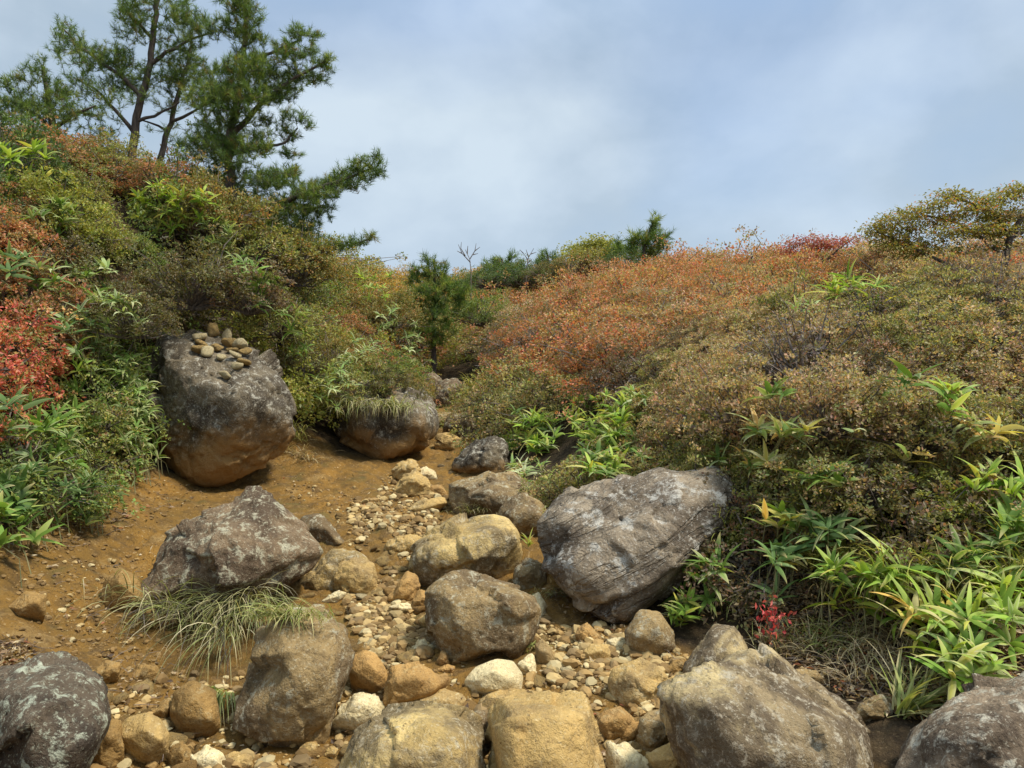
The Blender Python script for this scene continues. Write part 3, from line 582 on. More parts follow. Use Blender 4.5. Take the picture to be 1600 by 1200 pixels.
# fine gravel, uncountable
def gravel():
    rs = np.random.RandomState(12); D, F = ico(1); n = 0; Vs, Fs, C = [], [], []
    pal = np.array([(.42, .29, .115), (.33, .205, .07), (.37, .26, .105), (.23, .15, .06), (.48, .38, .19)])
    polys = [np.array(q, float) for q in ([(510,770),(640,745),(720,780),(700,840),(650,900),(670,980),(700,1040),(560,1060),(540,940),(590,870)], [(840,960),(960,980),(1080,1020),(1080,1120),(920,1100),(820,1070)], [(0,880),(240,860),(250,1010),(270,1110),(60,1010)], [(420,740),(600,740),(560,900),(480,800)], [(0,1080),(250,1040),(560,1000),(1080,1080),(1080,1230),(0,1230)], [(0,840),(300,740),(480,720),(480,830),(260,1100),(0,1050)])]
    cnt = [6500, 2400, 300, 400, 2600, 1300]
    for qi, (q, c) in enumerate(zip(polys, cnt)):
        a = rs.uniform(q[:, 0].min(), q[:, 0].max(), c * 2); b = rs.uniform(q[:, 1].min(), q[:, 1].max(), c * 2)
        ok = polydist(a, b, q) + 45 * fbm(np.stack([a, b, 0 * a], 1), .018, 3, .6, s=3) > 14
        for x, y in zip(a[ok][:c], b[ok][:c]):
            # march on a coarse table
            h = hit_fast(x, y)
            s = .003 + .016 * rs.rand() ** 3.2
            if qi in (0, 1, 4) and rs.rand() < .10: s = rs.uniform(.016, .040)
            D, F = ico(2 if s > .012 else 1)
            v = D * np.array([rs.uniform(.8, 1.4), rs.uniform(.8, 1.3), rs.uniform(.5, .9)]) * s * (1 + (.35 if len(D) > 50 else .2) * vnoise(D * 1.7 + rs.uniform(0, 90), 5))[:, None] * rs.uniform(.93, 1.05, (len(D), 1))
            for h_ in unit_(rs.normal(size=(6, 3))):
                pr = v @ h_; lim = pr.max() * .68; v = v - np.maximum(pr - lim, 0)[:, None] * h_
            an = rs.uniform(0, 6.28); v = v @ np.array([[math.cos(an), math.sin(an), 0], [-math.sin(an), math.cos(an), 0], [0, 0, 1]])
            Vs.append(v + np.array([h[0], h[1], h[2] + s * .2])); Fs.append(F + n); n += len(D)
            C.append(np.tile((pal[rs.randint(5)] if qi < 5 and rs.rand() < .75 else np.array((.20, .118, .036))) * rs.uniform(.7, 1.15), (len(D), 1)))
    m, nt = new_mat('gravel'); a = N(nt, 'ShaderNodeAttribute'); a.attribute_name = 'Col'
    bs = N(nt, 'ShaderNodeBsdfPrincipled'); bs.inputs['Roughness'].default_value = .9; L(nt, a.outputs['Color'], bs.inputs['Base Color'])
    out = N(nt, 'ShaderNodeOutputMaterial'); L(nt, bs.outputs[0], out.inputs[0])
    o = link('gravel', mesh_np('gravel', np.concatenate(Vs), np.concatenate(Fs), m, np.concatenate(C)))
    tag(o, 'fine tan gravel strewn over the gully floor', 'gravel', kind='stuff')
_gr = BVHTree.FromPolygons([tuple(v) for v in V.tolist()], [tuple(f) for f in Fq.tolist()])
def hit_fast(px, py):
    d = Vector(((px - 800) / FPX, 1, (600 - py) / FPX)).normalized()
    h = _gr.ray_cast(Vector((0, 0, CZ)), d)
    return h[0] if h[0] is not None else Vector(hit(px, py))
gravel()
# ---------------------------------------------------------------- foliage helpers
def unit(a): return a / (np.linalg.norm(a, axis=-1, keepdims=True) + 1e-9)
def cards(C, D, U, Ln, W, col, fold=.12):
    """folded diamond leaves"""
    D = unit(D); S = unit(np.cross(D, U)); Nn = np.cross(S, D); Ln = Ln[:, None]; W = W[:, None]
    m = C + D * Ln * .42
    V = np.stack([C, m + S * W * .5 + Nn * Ln * fold, C + D * Ln, m - S * W * .5 + Nn * Ln * fold], 1).reshape(-1, 3)
    n = len(C); F = np.arange(4 * n).reshape(n, 4)
    F3 = np.concatenate([F[:, [0, 1, 2]], F[:, [0, 2, 3]]])
    return V, F3, np.repeat(col, 4, axis=0)
def tubes(paths, sides=4):
    Vs, Fs, n = [], [], 0
    for pts, rad in paths:
        pts = np.asarray(pts, float); k = len(pts); rad = np.broadcast_to(np.asarray(rad, float), (k,)) if np.ndim(rad) else np.full(k, rad)
        T = unit(np.gradient(pts, axis=0)); ref = np.array([.31, .22, .92]) if abs(T[0, 2]) < .9 else np.array([1., 0, 0])
        A = unit(np.cross(T, ref)); Bb = np.cross(T, A); an = np.arange(sides) / sides * 2 * math.pi
        ring = pts[:, None] + rad[:, None, None] * (np.cos(an)[None, :, None] * A[:, None] + np.sin(an)[None, :, None] * Bb[:, None])
        Vs.append(ring.reshape(-1, 3)); i = np.arange(k * sides).reshape(k, sides) + n; j = np.roll(i, -1, 1)
        Fs.append(np.stack([i[:-1], j[:-1], j[1:], i[1:]], -1).reshape(-1, 4)); n += k * sides
    return np.concatenate(Vs), np.concatenate(Fs)
GAIN = 1.25
def pick(rs, pal, n):
    w = np.array([p[0] for p in pal], float); w /= w.sum(); i = rs.choice(len(pal), n, p=w)
    return np.array([p[1:4] for p in pal])[i] * GAIN
PAL = {
 'tan':    [(3,.42,.29,.175),(3,.38,.30,.15),(2,.24,.215,.09),(2,.19,.14,.08),(1.2,.40,.23,.14),(1,.36,.31,.15)],
 'tanolive':[(3,.32,.29,.10),(2,.38,.27,.13),(3,.17,.18,.06),(1,.30,.29,.12),(1,.15,.11,.06)],
 'olive':  [(4,.20,.21,.055),(3,.28,.27,.08),(2,.11,.13,.035),(1,.28,.18,.09),(.6,.36,.33,.11)],
 'moss':   [(4,.22,.23,.045),(3,.15,.17,.04),(1,.32,.3,.07)],
 'darkol': [(4,.105,.095,.035),(3,.14,.12,.04),(2,.075,.07,.03),(2,.17,.13,.06),(1.2,.17,.17,.05)],
 'brown':  [(3,.15,.105,.06),(2,.19,.14,.08),(2,.11,.09,.045),(1,.25,.13,.07),(1,.15,.14,.05)],
 'gold':   [(3,.40,.26,.05),(3,.28,.22,.06),(2,.46,.22,.05),(2,.18,.17,.05)],
 'olgold': [(4,.20,.175,.05),(2,.28,.20,.06),(2,.13,.13,.04),(.8,.36,.18,.06),(1,.26,.25,.08)],
 'orange': [(3,.50,.24,.11),(1.5,.46,.18,.09),(3,.46,.30,.13),(2,.26,.24,.09),(2,.30,.19,.08),(1,.40,.09,.05),(1.5,.25,.2,.07)],
 'orangeb':[(3,.44,.19,.085),(3,.33,.19,.09),(2,.24,.17,.08),(1,.40,.12,.06),(1,.2,.18,.07)],
 'rust':   [(3,.34,.15,.075),(2,.42,.20,.09),(3,.19,.14,.06),(2,.16,.15,.05)],
 'red':    [(3,.46,.11,.07),(3,.50,.19,.10),(1,.36,.06,.05),(2,.44,.28,.10),(3,.20,.20,.06)],
'crimson': [(4,.30,.07,.06),(2,.38,.13,.10),(2,.22,.12,.07),(1,.2,.16,.07)],
 'green':  [(4,.07,.11,.03),(3,.10,.15,.04),(2,.05,.08,.025),(1,.15,.19,.05)],
 'midgreen':[(4,.13,.18,.04),(3,.19,.23,.055),(2,.09,.12,.03),(1.5,.28,.28,.07)],
 'yelgreen':[(4,.24,.25,.05),(2,.32,.3,.06),(2,.16,.18,.04)],
 'grey':   [(4,.16,.13,.11),(3,.22,.18,.15),(1,.28,.17,.1),(2,.1,.08,.07)],
 'maple':  [(4,.20,.19,.04),(3,.26,.24,.05),(2,.13,.14,.035),(2,.32,.2,.06),(.5,.4,.15,.07)],
'sasa': [(4,.13,.22,.04),(3,.19,.29,.06),(2,.09,.16,.03),(1,.28,.34,.09)],
'sasabr': [(4,.24,.36,.05),(3,.33,.42,.08),(2,.15,.26,.04),(1.5,.48,.45,.09)],
'sasadk': [(4,.09,.16,.045),(3,.13,.21,.06),(2,.17,.25,.09),(1,.06,.10,.03)],
'sasapale': [(4,.22,.32,.10),(3,.30,.38,.15),(2,.16,.25,.07),(1,.45,.48,.26)],
 'sasayel':[(3,.52,.46,.10),(2,.56,.50,.22),(2,.28,.36,.08),(1,.58,.36,.09)],
 'grassg': [(3,.20,.24,.06),(3,.30,.32,.10),(2,.14,.17,.05),(2,.40,.36,.16)],
 'grassd': [(2,.32,.30,.14),(3,.20,.22,.07),(1,.42,.37,.22),(2.5,.12,.13,.05),(2,.08,.065,.05)],
 'grassy': [(3,.32,.34,.07),(3,.24,.29,.06),(2,.42,.38,.09)],
 'straw':  [(3,.44,.37,.22),(2,.3,.24,.14),(2,.2,.15,.09)],
'pine': [(5,.085,.14,.034),(3,.13,.19,.046),(2,.065,.105,.03),(2,.20,.24,.06),(.5,.2,.16,.05)],
}
def crown_mesh(name, Rr, H, nsp, per, lL, lW, pal, sr, seed, flat=.6, lump=.55, mat='leaf', shelf=0):
    rs = np.random.RandomState(seed)
    d = rs.normal(size=(nsp, 3)); d = unit(d); d[:, 2] = np.abs(d[:, 2]) * 1.0 - .16 * rs.rand(nsp); d = unit(d)
    lum = 1 + lump * 1.6 * fbm(d + seed, 1.9, 3, .55, s=seed)
    rad = rs.uniform(.35, 1, nsp) ** .42
    shoots = rs.rand(nsp) < .10; rad = np.where(shoots, rad * rs.uniform(1.08, 1.4, nsp), rad)
    keep = fbm(d * 1.0 + 5 + seed, 4.2, 3, .6, s=seed + 2) > -.03; d = d[keep]; lum = lum[keep]; rad = rad[keep]; nsp = len(d)
    C = d * np.array([Rr, Rr, H]) * (lum * rad)[:, None]
    if shelf:
        zs = C[:, 2] / shelf; C[:, 2] = (np.round(zs) + .22 * rs.normal(size=nsp) + .25 * fbm(C, 4, 2, .5, s=seed)) * shelf
    nrm = unit(d * .75 + np.array([0, 0, .9]) + .35 * rs.normal(size=(nsp, 3)))
    a = unit(np.cross(nrm, rs.normal(size=(nsp, 3)))); b = np.cross(nrm, a)
    n = nsp * per; rep = np.repeat(np.arange(nsp), per)
    th = rs.uniform(0, 6.283, n); rr = np.sqrt(rs.rand(n)) * sr * rs.uniform(.6, 1.3, nsp)[rep]
    off = a[rep] * (np.cos(th) * rr)[:, None] + b[rep] * (np.sin(th) * rr)[:, None]
    P = C[rep] + off + nrm[rep] * (rs.normal(size=n) * sr * flat * .5 - rr * rr / sr * .25)[:, None]
    D = unit(off) * .8 + nrm[rep] * rs.uniform(.1, .9, n)[:, None] + .5 * rs.normal(size=(n, 3))
    U = nrm[rep] + .5 * rs.normal(size=(n, 3))
    spc = pick(rs, PAL[pal], nsp); lc = pick(rs, PAL[pal], n); mixw = (rs.rand(n) < .6)[:, None]
    col = np.where(mixw, spc[rep], lc) * rs.uniform(.75, 1.25, (n, 1)) * (1 + .08 * rs.normal(size=(n, 3)))
    V, F, c = cards(P, D, U, lL * rs.uniform(.6, 1.25, n), lW * rs.uniform(.7, 1.2, n), np.clip(col, .01, .8))
    me = mesh_np(name, V, F, M[mat], c)
    # stems
    k = min(nsp, 80); idx = rs.choice(nsp, k, replace=False); paths = []
    for i in idx:
        e = C[i]; base = np.array([rs.uniform(-.08, .08) * Rr, rs.uniform(-.08, .08) * Rr, -.25 * H])
        m1 = base + (e - base) * .4 + rs.normal(size=3) * .06 * Rr; m1[2] += .05 * H; m2 = base + (e - base) * .75 + rs.normal(size=3) * .05 * Rr
        r0 = .010 * (Rr / .4) ** .5; paths.append(([base, m1, m2, e + nrm[i] * .01], [r0, r0 * .7, r0 * .45, r0 * .2]))
    tv, tf = tubes(paths, 3); sm = mesh_np('stems', tv, tf, M['twig'])
    return me, sm
# size classes: near / mid / far
CLS = {'near': dict(R=.45, H=.38, nsp=560, per=24, lL=.027, lW=.016, sr=.050), 'mid': dict(R=.75, H=.52, nsp=620, per=24, lL=.037, lW=.021, sr=.075),
       'far': dict(R=1.3, H=.70, nsp=760, per=22, lL=.050, lW=.030, sr=.12)}
_cr = {}
def crown_var(pal, cls, v):
    k = (pal, cls, v)
    if k not in _cr:
        p = dict(CLS[cls]); sd = abs(hash_s(pal + cls)) % 1000 + v * 7
        if pal == 'grey': p['per'] = 8
        _cr[k] = crown_mesh('foliage', p['R'], p['H'], p['nsp'], p['per'], p['lL'], p['lW'], pal, p['sr'], sd, shelf=(.125 if cls == 'near' and pal in ('tan', 'tanolive', 'olive', 'darkol', 'brown') else .17 if cls == 'mid' and pal in ('tan', 'tanolive') else 0), flat=(.35 if cls == 'near' else .6))
    return _cr[k]
def hash_s(s):
    h = 7
    for ch in s: h = (h * 31 + ord(ch)) & 0xffffff
    return h
NSHRUB = 0
REC = []
PW = dict(tan='tan', tanolive='tan-olive', olive='olive', moss='mossy green', darkol='dark olive', brown='brown', gold='golden', olgold='olive-gold', orange='orange', orangeb='faded orange', rust='rusty', red='scarlet', green='dark green', midgreen='green', yelgreen='yellow-green', grey='grey twiggy')
def shrub(x, y, pal, cls, size, label, group=None, seed=0, lift=0., squash=1., name='shrub', tilt=True):
    global NSHRUB; NSHRUB += 1; 
    rs = np.random.RandomState(seed + 11); v = rs.randint(3 if cls != 'near' else 4)
    me, sm = crown_var(pal, cls, v); R0 = CLS[cls]['R']; s = size / R0
    z = gz1(x, y)
    root = empty(name, (x, y, z + lift)); root.rotation_euler = (0, 0, rs.uniform(0, 6.28))
    if tilt:
        e = .25; gx = (gz1(x + e, y) - gz1(x - e, y)) / (2 * e); gy = (gz1(x, y + e) - gz1(x, y - e)) / (2 * e)
        nv = Vector((-gx, -gy, 1.)).normalized().lerp(Vector((0, 0, 1)), .45).normalized()
        root.rotation_euler = (nv.to_track_quat('Z', 'Y') @ Matrix.Rotation(rs.uniform(0, 6.28), 3, 'Z').to_quaternion()).to_euler()
    root.scale = (s, s * rs.uniform(.9, 1.1), s * squash * rs.uniform(.85, 1.15))
    link('foliage', me, root); link('stems', sm, root)
    REC.append((root, PW[pal], size, 'azalea' if 'azalea' in label else 'shrub', 'S'))
    return tag(root, label, 'shrub', group)

# ---------------------------------------------------------------- thicket zones (polygon in the photo, colours, words)
Z = [
 ([(-400,100),(75,180),(95,290),(-400,300)], ['green'], 'dark green leafy shrub on top of the left bank', 'shrubs on top of the left bank'),
 ([(-400,290),(35,285),(70,400),(20,430),(-400,430)], ['orange','rust','rust'], 'orange-leaved shrub at the upper left edge', 'orange shrubs at the upper left edge'),
 ([(-400,430),(40,430),(90,500),(105,590),(60,640),(-400,640)], ['red','red','rust'], 'scarlet and orange shrub at the left edge above the bare soil', 'scarlet shrubs at the left edge'),
 ([(-400,640),(60,640),(120,600),(150,830),(-400,850)], ['midgreen','olive','midgreen','rust'], 'green shrub at the foot of the left bank', 'green shrubs at the foot of the left bank'),
 ([(60,200),(330,260),(420,340),(300,340),(130,370),(60,330)], ['olgold','midgreen','olive','midgreen','rust','yelgreen'], 'olive and rusty shrub along the crest of the left bank', 'shrubs along the crest of the left bank'),
 ([(60,330),(440,330),(470,520),(380,540),(150,560),(80,480)], ['darkol','olive','olive','brown','midgreen'], 'dark olive-brown shrub above the stone-topped boulder', 'dark shrubs above the stone-topped boulder'),
 ([(80,480),(250,500),(290,740),(120,760),(100,600)], ['darkol','midgreen','olive'], 'dark green shrub between the bamboo and the stone-topped boulder', 'shrubs beside the stone-topped boulder'),
 ([(520,390),(740,410),(740,470),(600,470),(520,440)], ['gold','gold','olgold'], 'golden-orange shrub on the skyline at the head of the gully', 'golden shrubs at the head of the gully'),
 ([(400,340),(560,400),(640,480),(660,640),(560,640),(400,560)], ['olgold','midgreen','olive','midgreen','yelgreen','rust'], 'olive-gold shrub on the left slope beyond the boulders', 'olive-gold shrubs on the left slope'),
 ([(640,460),(790,440),(800,560),(720,620),(650,600)], ['olive','yelgreen','olgold','midgreen'], 'olive-green shrub at the narrow top of the gully', 'shrubs at the narrow top of the gully'),
 ([(740,380),(1100,300),(1340,300),(1350,462),(1130,500),(1030,520),(950,535),(830,510),(760,490)], ['orange','orangeb','orangeb','rust','orange','tan','orangeb'], 'orange autumn azalea on the hillside right of the gully', 'orange azaleas on the hillside'),
 ([(810,500),(1060,480),(1070,560),(1000,620),(850,600)], ['grey','brown','orangeb','grey','darkol'], 'grey-brown twiggy shrub in the dark patch below the orange azaleas', 'twiggy shrubs below the orange azaleas'),
 ([(690,560),(880,560),(1010,620),(1020,740),(860,780),(760,700)], ['tanolive','olgold','olive','tanolive'], 'tan-olive shrub on the right gully flank among the light bamboo', 'shrubs on the right gully flank'),
 ([(990,505),(1130,500),(1350,462),(1370,380),(2200,360),(2200,620),(1500,650),(1150,650),(1000,680)], ['tan','tan','tanolive','tan','brown','tan','tanolive','grey'], 'tan small-leaved azalea in the upper part of the right thicket', 'tan azaleas in the upper right thicket'),
 ([(980,640),(1500,640),(2200,600),(2200,800),(1500,790),(1130,790),(1000,740)], ['tanolive','olive','tanolive'], 'olive small-leaved azalea in the lower part of the right thicket', 'olive azaleas in the lower right thicket'),
 ([(1100,760),(1450,780),(2200,760),(2200,1000),(1600,900),(1300,880),(1130,860)], ['olive','tanolive','moss','brown'], 'mossy olive shrub at the foot of the right thicket', 'shrubs at the foot of the right thicket'),
]
def zone(px, py):
    for k, (poly, pals, lab, grp) in enumerate(Z):
        poly = np.array(poly, float)
        if polydist(np.array([px]), np.array([py]), poly)[0] > 0: return k
    return None
def scatter(seed=3):
    rs = np.random.RandomState(seed); placed = []; n = 0
    for (y0, y1, cls, r0, r1, gap, tries) in ((3.2, 7.6, 'near', .30, .54, .84, 5000), (7.6, 13, 'mid', .60, .92, .98, 3500), (13, 27, 'far', 1.1, 1.7, 1.0, 3000)):
        for _ in range(tries):
            y = rs.uniform(y0, y1); half = y * 1150 / FPX; x = rs.uniform(-half, half); r = rs.uniform(r0, r1) 
            z = gz1(x, y); px, py = proj(x, y, z + r * .45)
            if not (-150 < px < 1760): continue
            bx, by = proj(x, y, z)
            rp_ = r / y * FPX
            dd_ = polydist(np.array([bx]), np.array([by]), DIRT)[0]
            if dd_ > -rp_ * .62: continue
            if by > 880 and bx > 1100: continue
            k = zone(px, py)
            if k is None: continue
            if k == 0 and (py < 225 or rs.rand() < .3): continue
            # keep the boulders clear
            if any(abs(px - a) < w and abs(py - b) < h and y < yy for a, b, w, h, yy in KEEP): continue
            if any((x - a) ** 2 + (y - b) ** 2 < (gap * .5 * (r + c)) ** 2 * 1.0 for a, b, c in placed): continue
            # skip what lies hidden behind the crest
            tz = z + r * .8; t = np.linspace(.15, .93, 40)
            if np.all([True]) and np.any(gz0(x * t, y * t) > CZ + (tz - CZ) * t + .12) : continue
            placed.append((x, y, r)); poly, pals, lab, grp = Z[k]
            shrub(x, y, pals[rs.randint(len(pals))], cls, r, lab, grp, seed=n, squash=rs.uniform(.8, 1.15)); n += 1
    print('shrubs', n)
KEEP = [(705, 615, 98, 70, 17), (350, 650, 108, 105, 6.3), (640, 680, 50, 35, 8.9), (970, 860, 120, 100, 5.2), (895, 690, 95, 62, 12), (205, 640, 55, 70, 6.3)]
scatter()

def over(px, py, Y, pal, cls, size, label, seed, squash=1., name='shrub'):
    p = pt(px, py, Y); root = shrub(p[0], p[1], pal, cls, size, label, None, seed, lift=p[2] - gz1(p[0], p[1]) - size * .2, squash=squash, name=name, tilt=False)
over(565, 612, 7.95, 'olive', 'near', .40, 'olive shrub sprawling over the top of the grass-topped boulder', 901, .9)
over(505, 625, 8.3, 'darkol', 'near', .36, 'dark olive shrub in the cleft between the two left boulders', 902, .9)
over(470, 575, 8.0, 'darkol', 'near', .42, 'dark shrub just behind the shoulder of the stone-topped boulder', 903)
over(520, 560, 8.8, 'olgold', 'near', .45, 'olive-gold shrub above the cleft between the two left boulders', 904)
over(610, 580, 9.4, 'midgreen', 'near', .40, 'mid-green shrub behind the top right of the grass-topped boulder', 905)
over(440, 500, 7.6, 'olive', 'near', .45, 'olive shrub hanging over the right shoulder of the stone-topped boulder', 906)
over(300, 448, 6.8, 'darkol', 'near', .5, 'dark overhanging shrub directly above the pile of stones', 907)
over(205, 500, 6.1, 'darkol', 'near', .36, 'dark shrub overhanging the left end of the stone-topped boulder', 908)
over(392, 462, 7.1, 'brown', 'near', .45, 'brownish overhanging shrub above the right side of the pile of stones', 909)
over(330, 335, 8.2, 'olgold', 'near', .6, 'gold-green shrub at the foot of the bushy leaning pine', 910)
over(400, 385, 8.4, 'olive', 'near', .6, 'olive shrub hiding the base of the bushy leaning pine', 911)
over(455, 415, 8.8, 'olgold', 'near', .6, 'gold-olive shrub under the lowest branch of the bushy leaning pine', 912)
over(250, 290, 8.4, 'rust', 'near', .5, 'rusty shrub in front of the two bare pine trunks', 913)
over(170, 260, 8.4, 'olive', 'near', .5, 'olive shrub on the crest left of the tall pine trunk', 914)
over(1105, 775, 4.75, 'tanolive', 'near', .36, 'tan-olive azalea draped over the upper right corner of the slab boulder', 915)
over(1170, 800, 4.4, 'olive', 'near', .34, 'olive azalea pressed against the right end of the slab boulder', 916)
over(1060, 715, 5.6, 'tan', 'near', .36, 'tan azalea behind the top edge of the slab boulder', 917)
over(605, 606, 8.1, 'darkol', 'near', .34, 'olive shrub drooping over the middle of the grass-topped boulder', 921, .9)
over(643, 612, 8.5, 'olgold', 'near', .26, 'small gold-olive shrub at the right shoulder of the grass-topped boulder', 922, .9)
over(612, 492, 12.8, 'olgold', 'mid', .6, 'gold-olive shrub left of the dark young pine in the gully', 923)
over(752, 490, 13.5, 'midgreen', 'mid', .6, 'green shrub right of the dark young pine in the gully', 924)
over(1290, 640, 4.25, 'tan', 'near', .40, 'tan azalea bulging out of the middle of the right thicket', 925)
over(1440, 660, 4.1, 'tanolive', 'near', .42, 'tan-olive azalea bulging out right of the dark green bamboo pair', 926)
over(1150, 640, 4.8, 'tan', 'near', .42, 'tan azalea bulging out left of the cream-leaved bamboo', 927)
over(1330, 760, 4.0, 'tanolive', 'near', .36, 'tan-olive azalea overhanging the dark foot of the right thicket', 928)
over(1480, 790, 3.8, 'moss', 'near', .34, 'mossy green shrub overhanging the right-edge bamboo', 929)
over(765, 432, 18.5, 'green', 'far', .95, 'dark green shrub on the skyline under the broad low pine, left side', 931, .8)
over(808, 430, 18.5, 'green', 'far', .95, 'dark green shrub on the skyline between the two leafless saplings', 932, .8)
over(858, 424, 18.5, 'darkol', 'far', .9, 'dark olive shrub on the skyline under the low dark pine', 933, .8)
over(905, 414, 18.3, 'olgold', 'far', .9, 'olive-gold shrub on the skyline under the golden-green bush', 934, .8)
over(965, 408, 18.0, 'green', 'far', .8, 'dark green shrub on the skyline left of the pointed small pine', 935, .7)
over(1360, 430, 9.3, 'rust', 'mid', .5, 'rusty shrub under the left end of the olive-yellow tree', 936)
def canopy(px, py):
    d = np.array([(px - 800) / FPX, 1.0, (600 - py) / FPX]); o = np.array([0, 0, CZ]); best = 1e9
    for r_, colw, size, noun, kk in REC:
        c0 = np.array(r_.location); q = np.array([size * 1.0, size * 1.0, size * .95]); oc = (o - c0) / q; dq = d / q
        A = dq @ dq; B = oc @ dq; C_ = oc @ oc - 1; D_ = B * B - A * C_
        if D_ > 0:
            t = (-B - math.sqrt(D_)) / A
            if 1.5 < t < best: best = t
    return best
# ---------------------------------------------------------------- bamboo grass, grasses
def blades(n, Ln, W, base, az, el, droop, pal, rs, cols=3, rows=7, edge=0., width='lance', tipdry=.42):
    """curved blades; base (n,3), az/el arrays, droop curvature"""
    t = np.linspace(0, 1, rows); Ln = Ln * (rs.uniform(.55, 1.2, n) if cols == 3 else .3 + .95 * rs.rand(n) ** .8)
    dirh = np.stack([np.cos(az), np.sin(az), 0 * az], 1); up = np.array([0, 0, 1.])
    ang = el[:, None] - droop[:, None] * t[None] ** 1.4
    st_ = Ln[:, None] / (rows - 1)
    step = dirh[:, None] * np.cos(ang)[..., None] * st_[..., None] + up * np.sin(ang)[..., None] * st_[..., None]
    P = base[:, None] + np.concatenate([np.zeros((n, 1, 3)), np.cumsum(step[:, :-1], 1)], 1)
    side = np.stack([-np.sin(az), np.cos(az), 0 * az], 1); roll = rs.normal(size=n) * .35
    T = unit(step); nr = np.cross(side[:, None] + 0 * T, T); side = side[:, None] * np.cos(roll)[:, None, None] + nr * np.sin(roll)[:, None, None]; nr = np.cross(side, T)
    w = (np.sin(np.pi * np.clip(t, 0, 1) ** .62) ** .8 * (1 - .15 * t)) if width == 'lance' else (1 - t ** 2.2) * .9 + .05
    w = W * w; w[0] = W * .12 if width == 'lance' else W * .6; w[-1] = W * .02
    col = pick(rs, PAL[pal], n) * rs.uniform(.8, 1.2, (n, 1))
    cc = np.repeat(col[:, None], rows, 1)
    dry = (rs.rand(n) < tipdry)[:, None, None] * np.clip((t - .6) * 2.5, 0, 1)[None, :, None]
    cc = cc * (1 - dry) + np.array([.5, .40, .17]) * dry
    if cols == 3:
        V = np.stack([P - side * w[None, :, None] * .5 + nr * w[None, :, None] * .10, P - nr * w[None, :, None] * .06, P + side * w[None, :, None] * .5 + nr * w[None, :, None] * .10], 2)
        ed = (rs.rand(n) < edge)[:, None, None]; ce = cc * (1 - .55 * ed) + np.array([.62, .58, .36]) * .55 * ed
        Cc = np.stack([ce, cc * .93, ce], 2)
    else:
        V = np.stack([P - side * w[None, :, None] * .5, P + side * w[None, :, None] * .5], 2); Cc = np.stack([cc, cc], 2)
    k = cols; idx = np.arange(n * rows * k).reshape(n, rows, k)
    F = np.stack([idx[:, :-1, :-1], idx[:, :-1, 1:], idx[:, 1:, 1:], idx[:, 1:, :-1]], -1).reshape(-1, 4)
    return V.reshape(-1, 3), F, np.clip(Cc.reshape(-1, 3), .01, .8)
_pl = {}
def plume(pal, Lf, W, v, nl=7, edge=.3, drp=1.0):
    k = (pal, Lf, W, v, nl)
    if k not in _pl:
        rs = np.random.RandomState(hash_s(pal) % 500 + v * 13); n = nl + rs.randint(-1, 3)
        az = np.arange(n) / n * 6.283 + rs.uniform(-.4, .4, n); el = rs.uniform(.1, 1.0, n); dr = rs.uniform(.5, 1.5, n) * drp
        base = np.stack([0 * az, 0 * az, -rs.uniform(0, .05, n)], 1)
        V, F, c = blades(n, Lf, W, base, az, el, dr, pal, rs, edge=edge)
        _pl[k] = mesh_np('leaf_fan', V, F, M['blade'], c, True)
    return _pl[k]
def sasa(px, py, rx, ry, n, pal, label, Lf=.2, W=.038, off=.3, seed=0, edge=.3, Y=None, pal2=None, group=None, face=.5, nl=7, name='dwarf_bamboo', cat='dwarf bamboo', drp=1.0):
    rs = np.random.RandomState(seed + 5); pts = []; n = int(n * (1.7 if px < 1000 else 1.25) + .5) if n > 2 else n; W = W * (1 if px < 1000 else .84)
    for i in range(n):
        for _ in range(20):
            a, b = rs.uniform(-1, 1, 2)
            if a * a + b * b < 1: break
        qx, qy = px + a * rx, py + b * ry
        Yt = hit(qx, qy)[1]; Yd = Y if Y else min(Yt - min(off, .42), canopy(qx, qy) + .06)
        pts.append(pt(qx, qy, Yd * rs.uniform(.985, 1.015)))
    pts = np.array(pts); c = pts.mean(0); base = np.array([c[0], c[1] + .12, gz1(c[0], c[1] + .12)])
    root = empty(name, base); tag(root, label, cat, group)
    for i, p in enumerate(pts):
        me = plume(pal2 if (pal2 and i % 3 == 1) else pal, Lf, W, rs.randint(9), nl, edge, drp)
        l = p - base
        o = link('leaf_fan', me, root, l); s = rs.uniform(.62, 1.18); o.scale = (s, s * rs.uniform(.85, 1.15), s)
        o.rotation_euler = (R(rs.uniform(20, 55)) * face * 1.2, rs.uniform(-.35, .35), rs.uniform(-.5, .5) if rs.rand() < .3 else rs.uniform(0, 6.28))
        if rs.rand() < .7: o.rotation_euler = Matrix.Rotation(R(rs.uniform(25, 60)) * face * 1.2, 3, 'X').to_euler() if False else o.rotation_euler
        g = np.array([p[0] * 1.0 + rs.uniform(-.05, .05), p[1] + rs.uniform(.05, .2), 0]); g[2] = gz1(g[0], g[1]) - .02
        if g[2] > p[2]: g[2] = p[2] - .1
        if p[2] - g[2] > .55: g = p + np.array([rs.uniform(-.05, .05), .24, -.30])      # rooted among the branches of the shrub it grows through
        g = g - base; mid = (g + l) / 2 + np.array([rs.uniform(-.03, .03), .03, .03])
        if n > 3 and (i % 4 == 0 if px > 1000 else np.linalg.norm(g - l) > .35 and i % 3 != 2):
            o2 = link('leaf_fan', plume(pal, Lf, W, (i + 3) % 6, nl, edge, drp), root, (g + l) * .5 + np.array([rs.uniform(-.05, .05), -.05, -.02])); o2.rotation_euler = (R(rs.uniform(20, 50)), rs.uniform(-.3, .3), rs.uniform(0, 6.28)); o2.scale = (.85,) * 3
        tv, tf = tubes([([g, mid, l - np.array([0, 0, .02]), l], [.0035, .003, .0022, .0015])], 4)
        link('culm', mesh_np('culm', tv, tf, M['culm']), root)
    return root
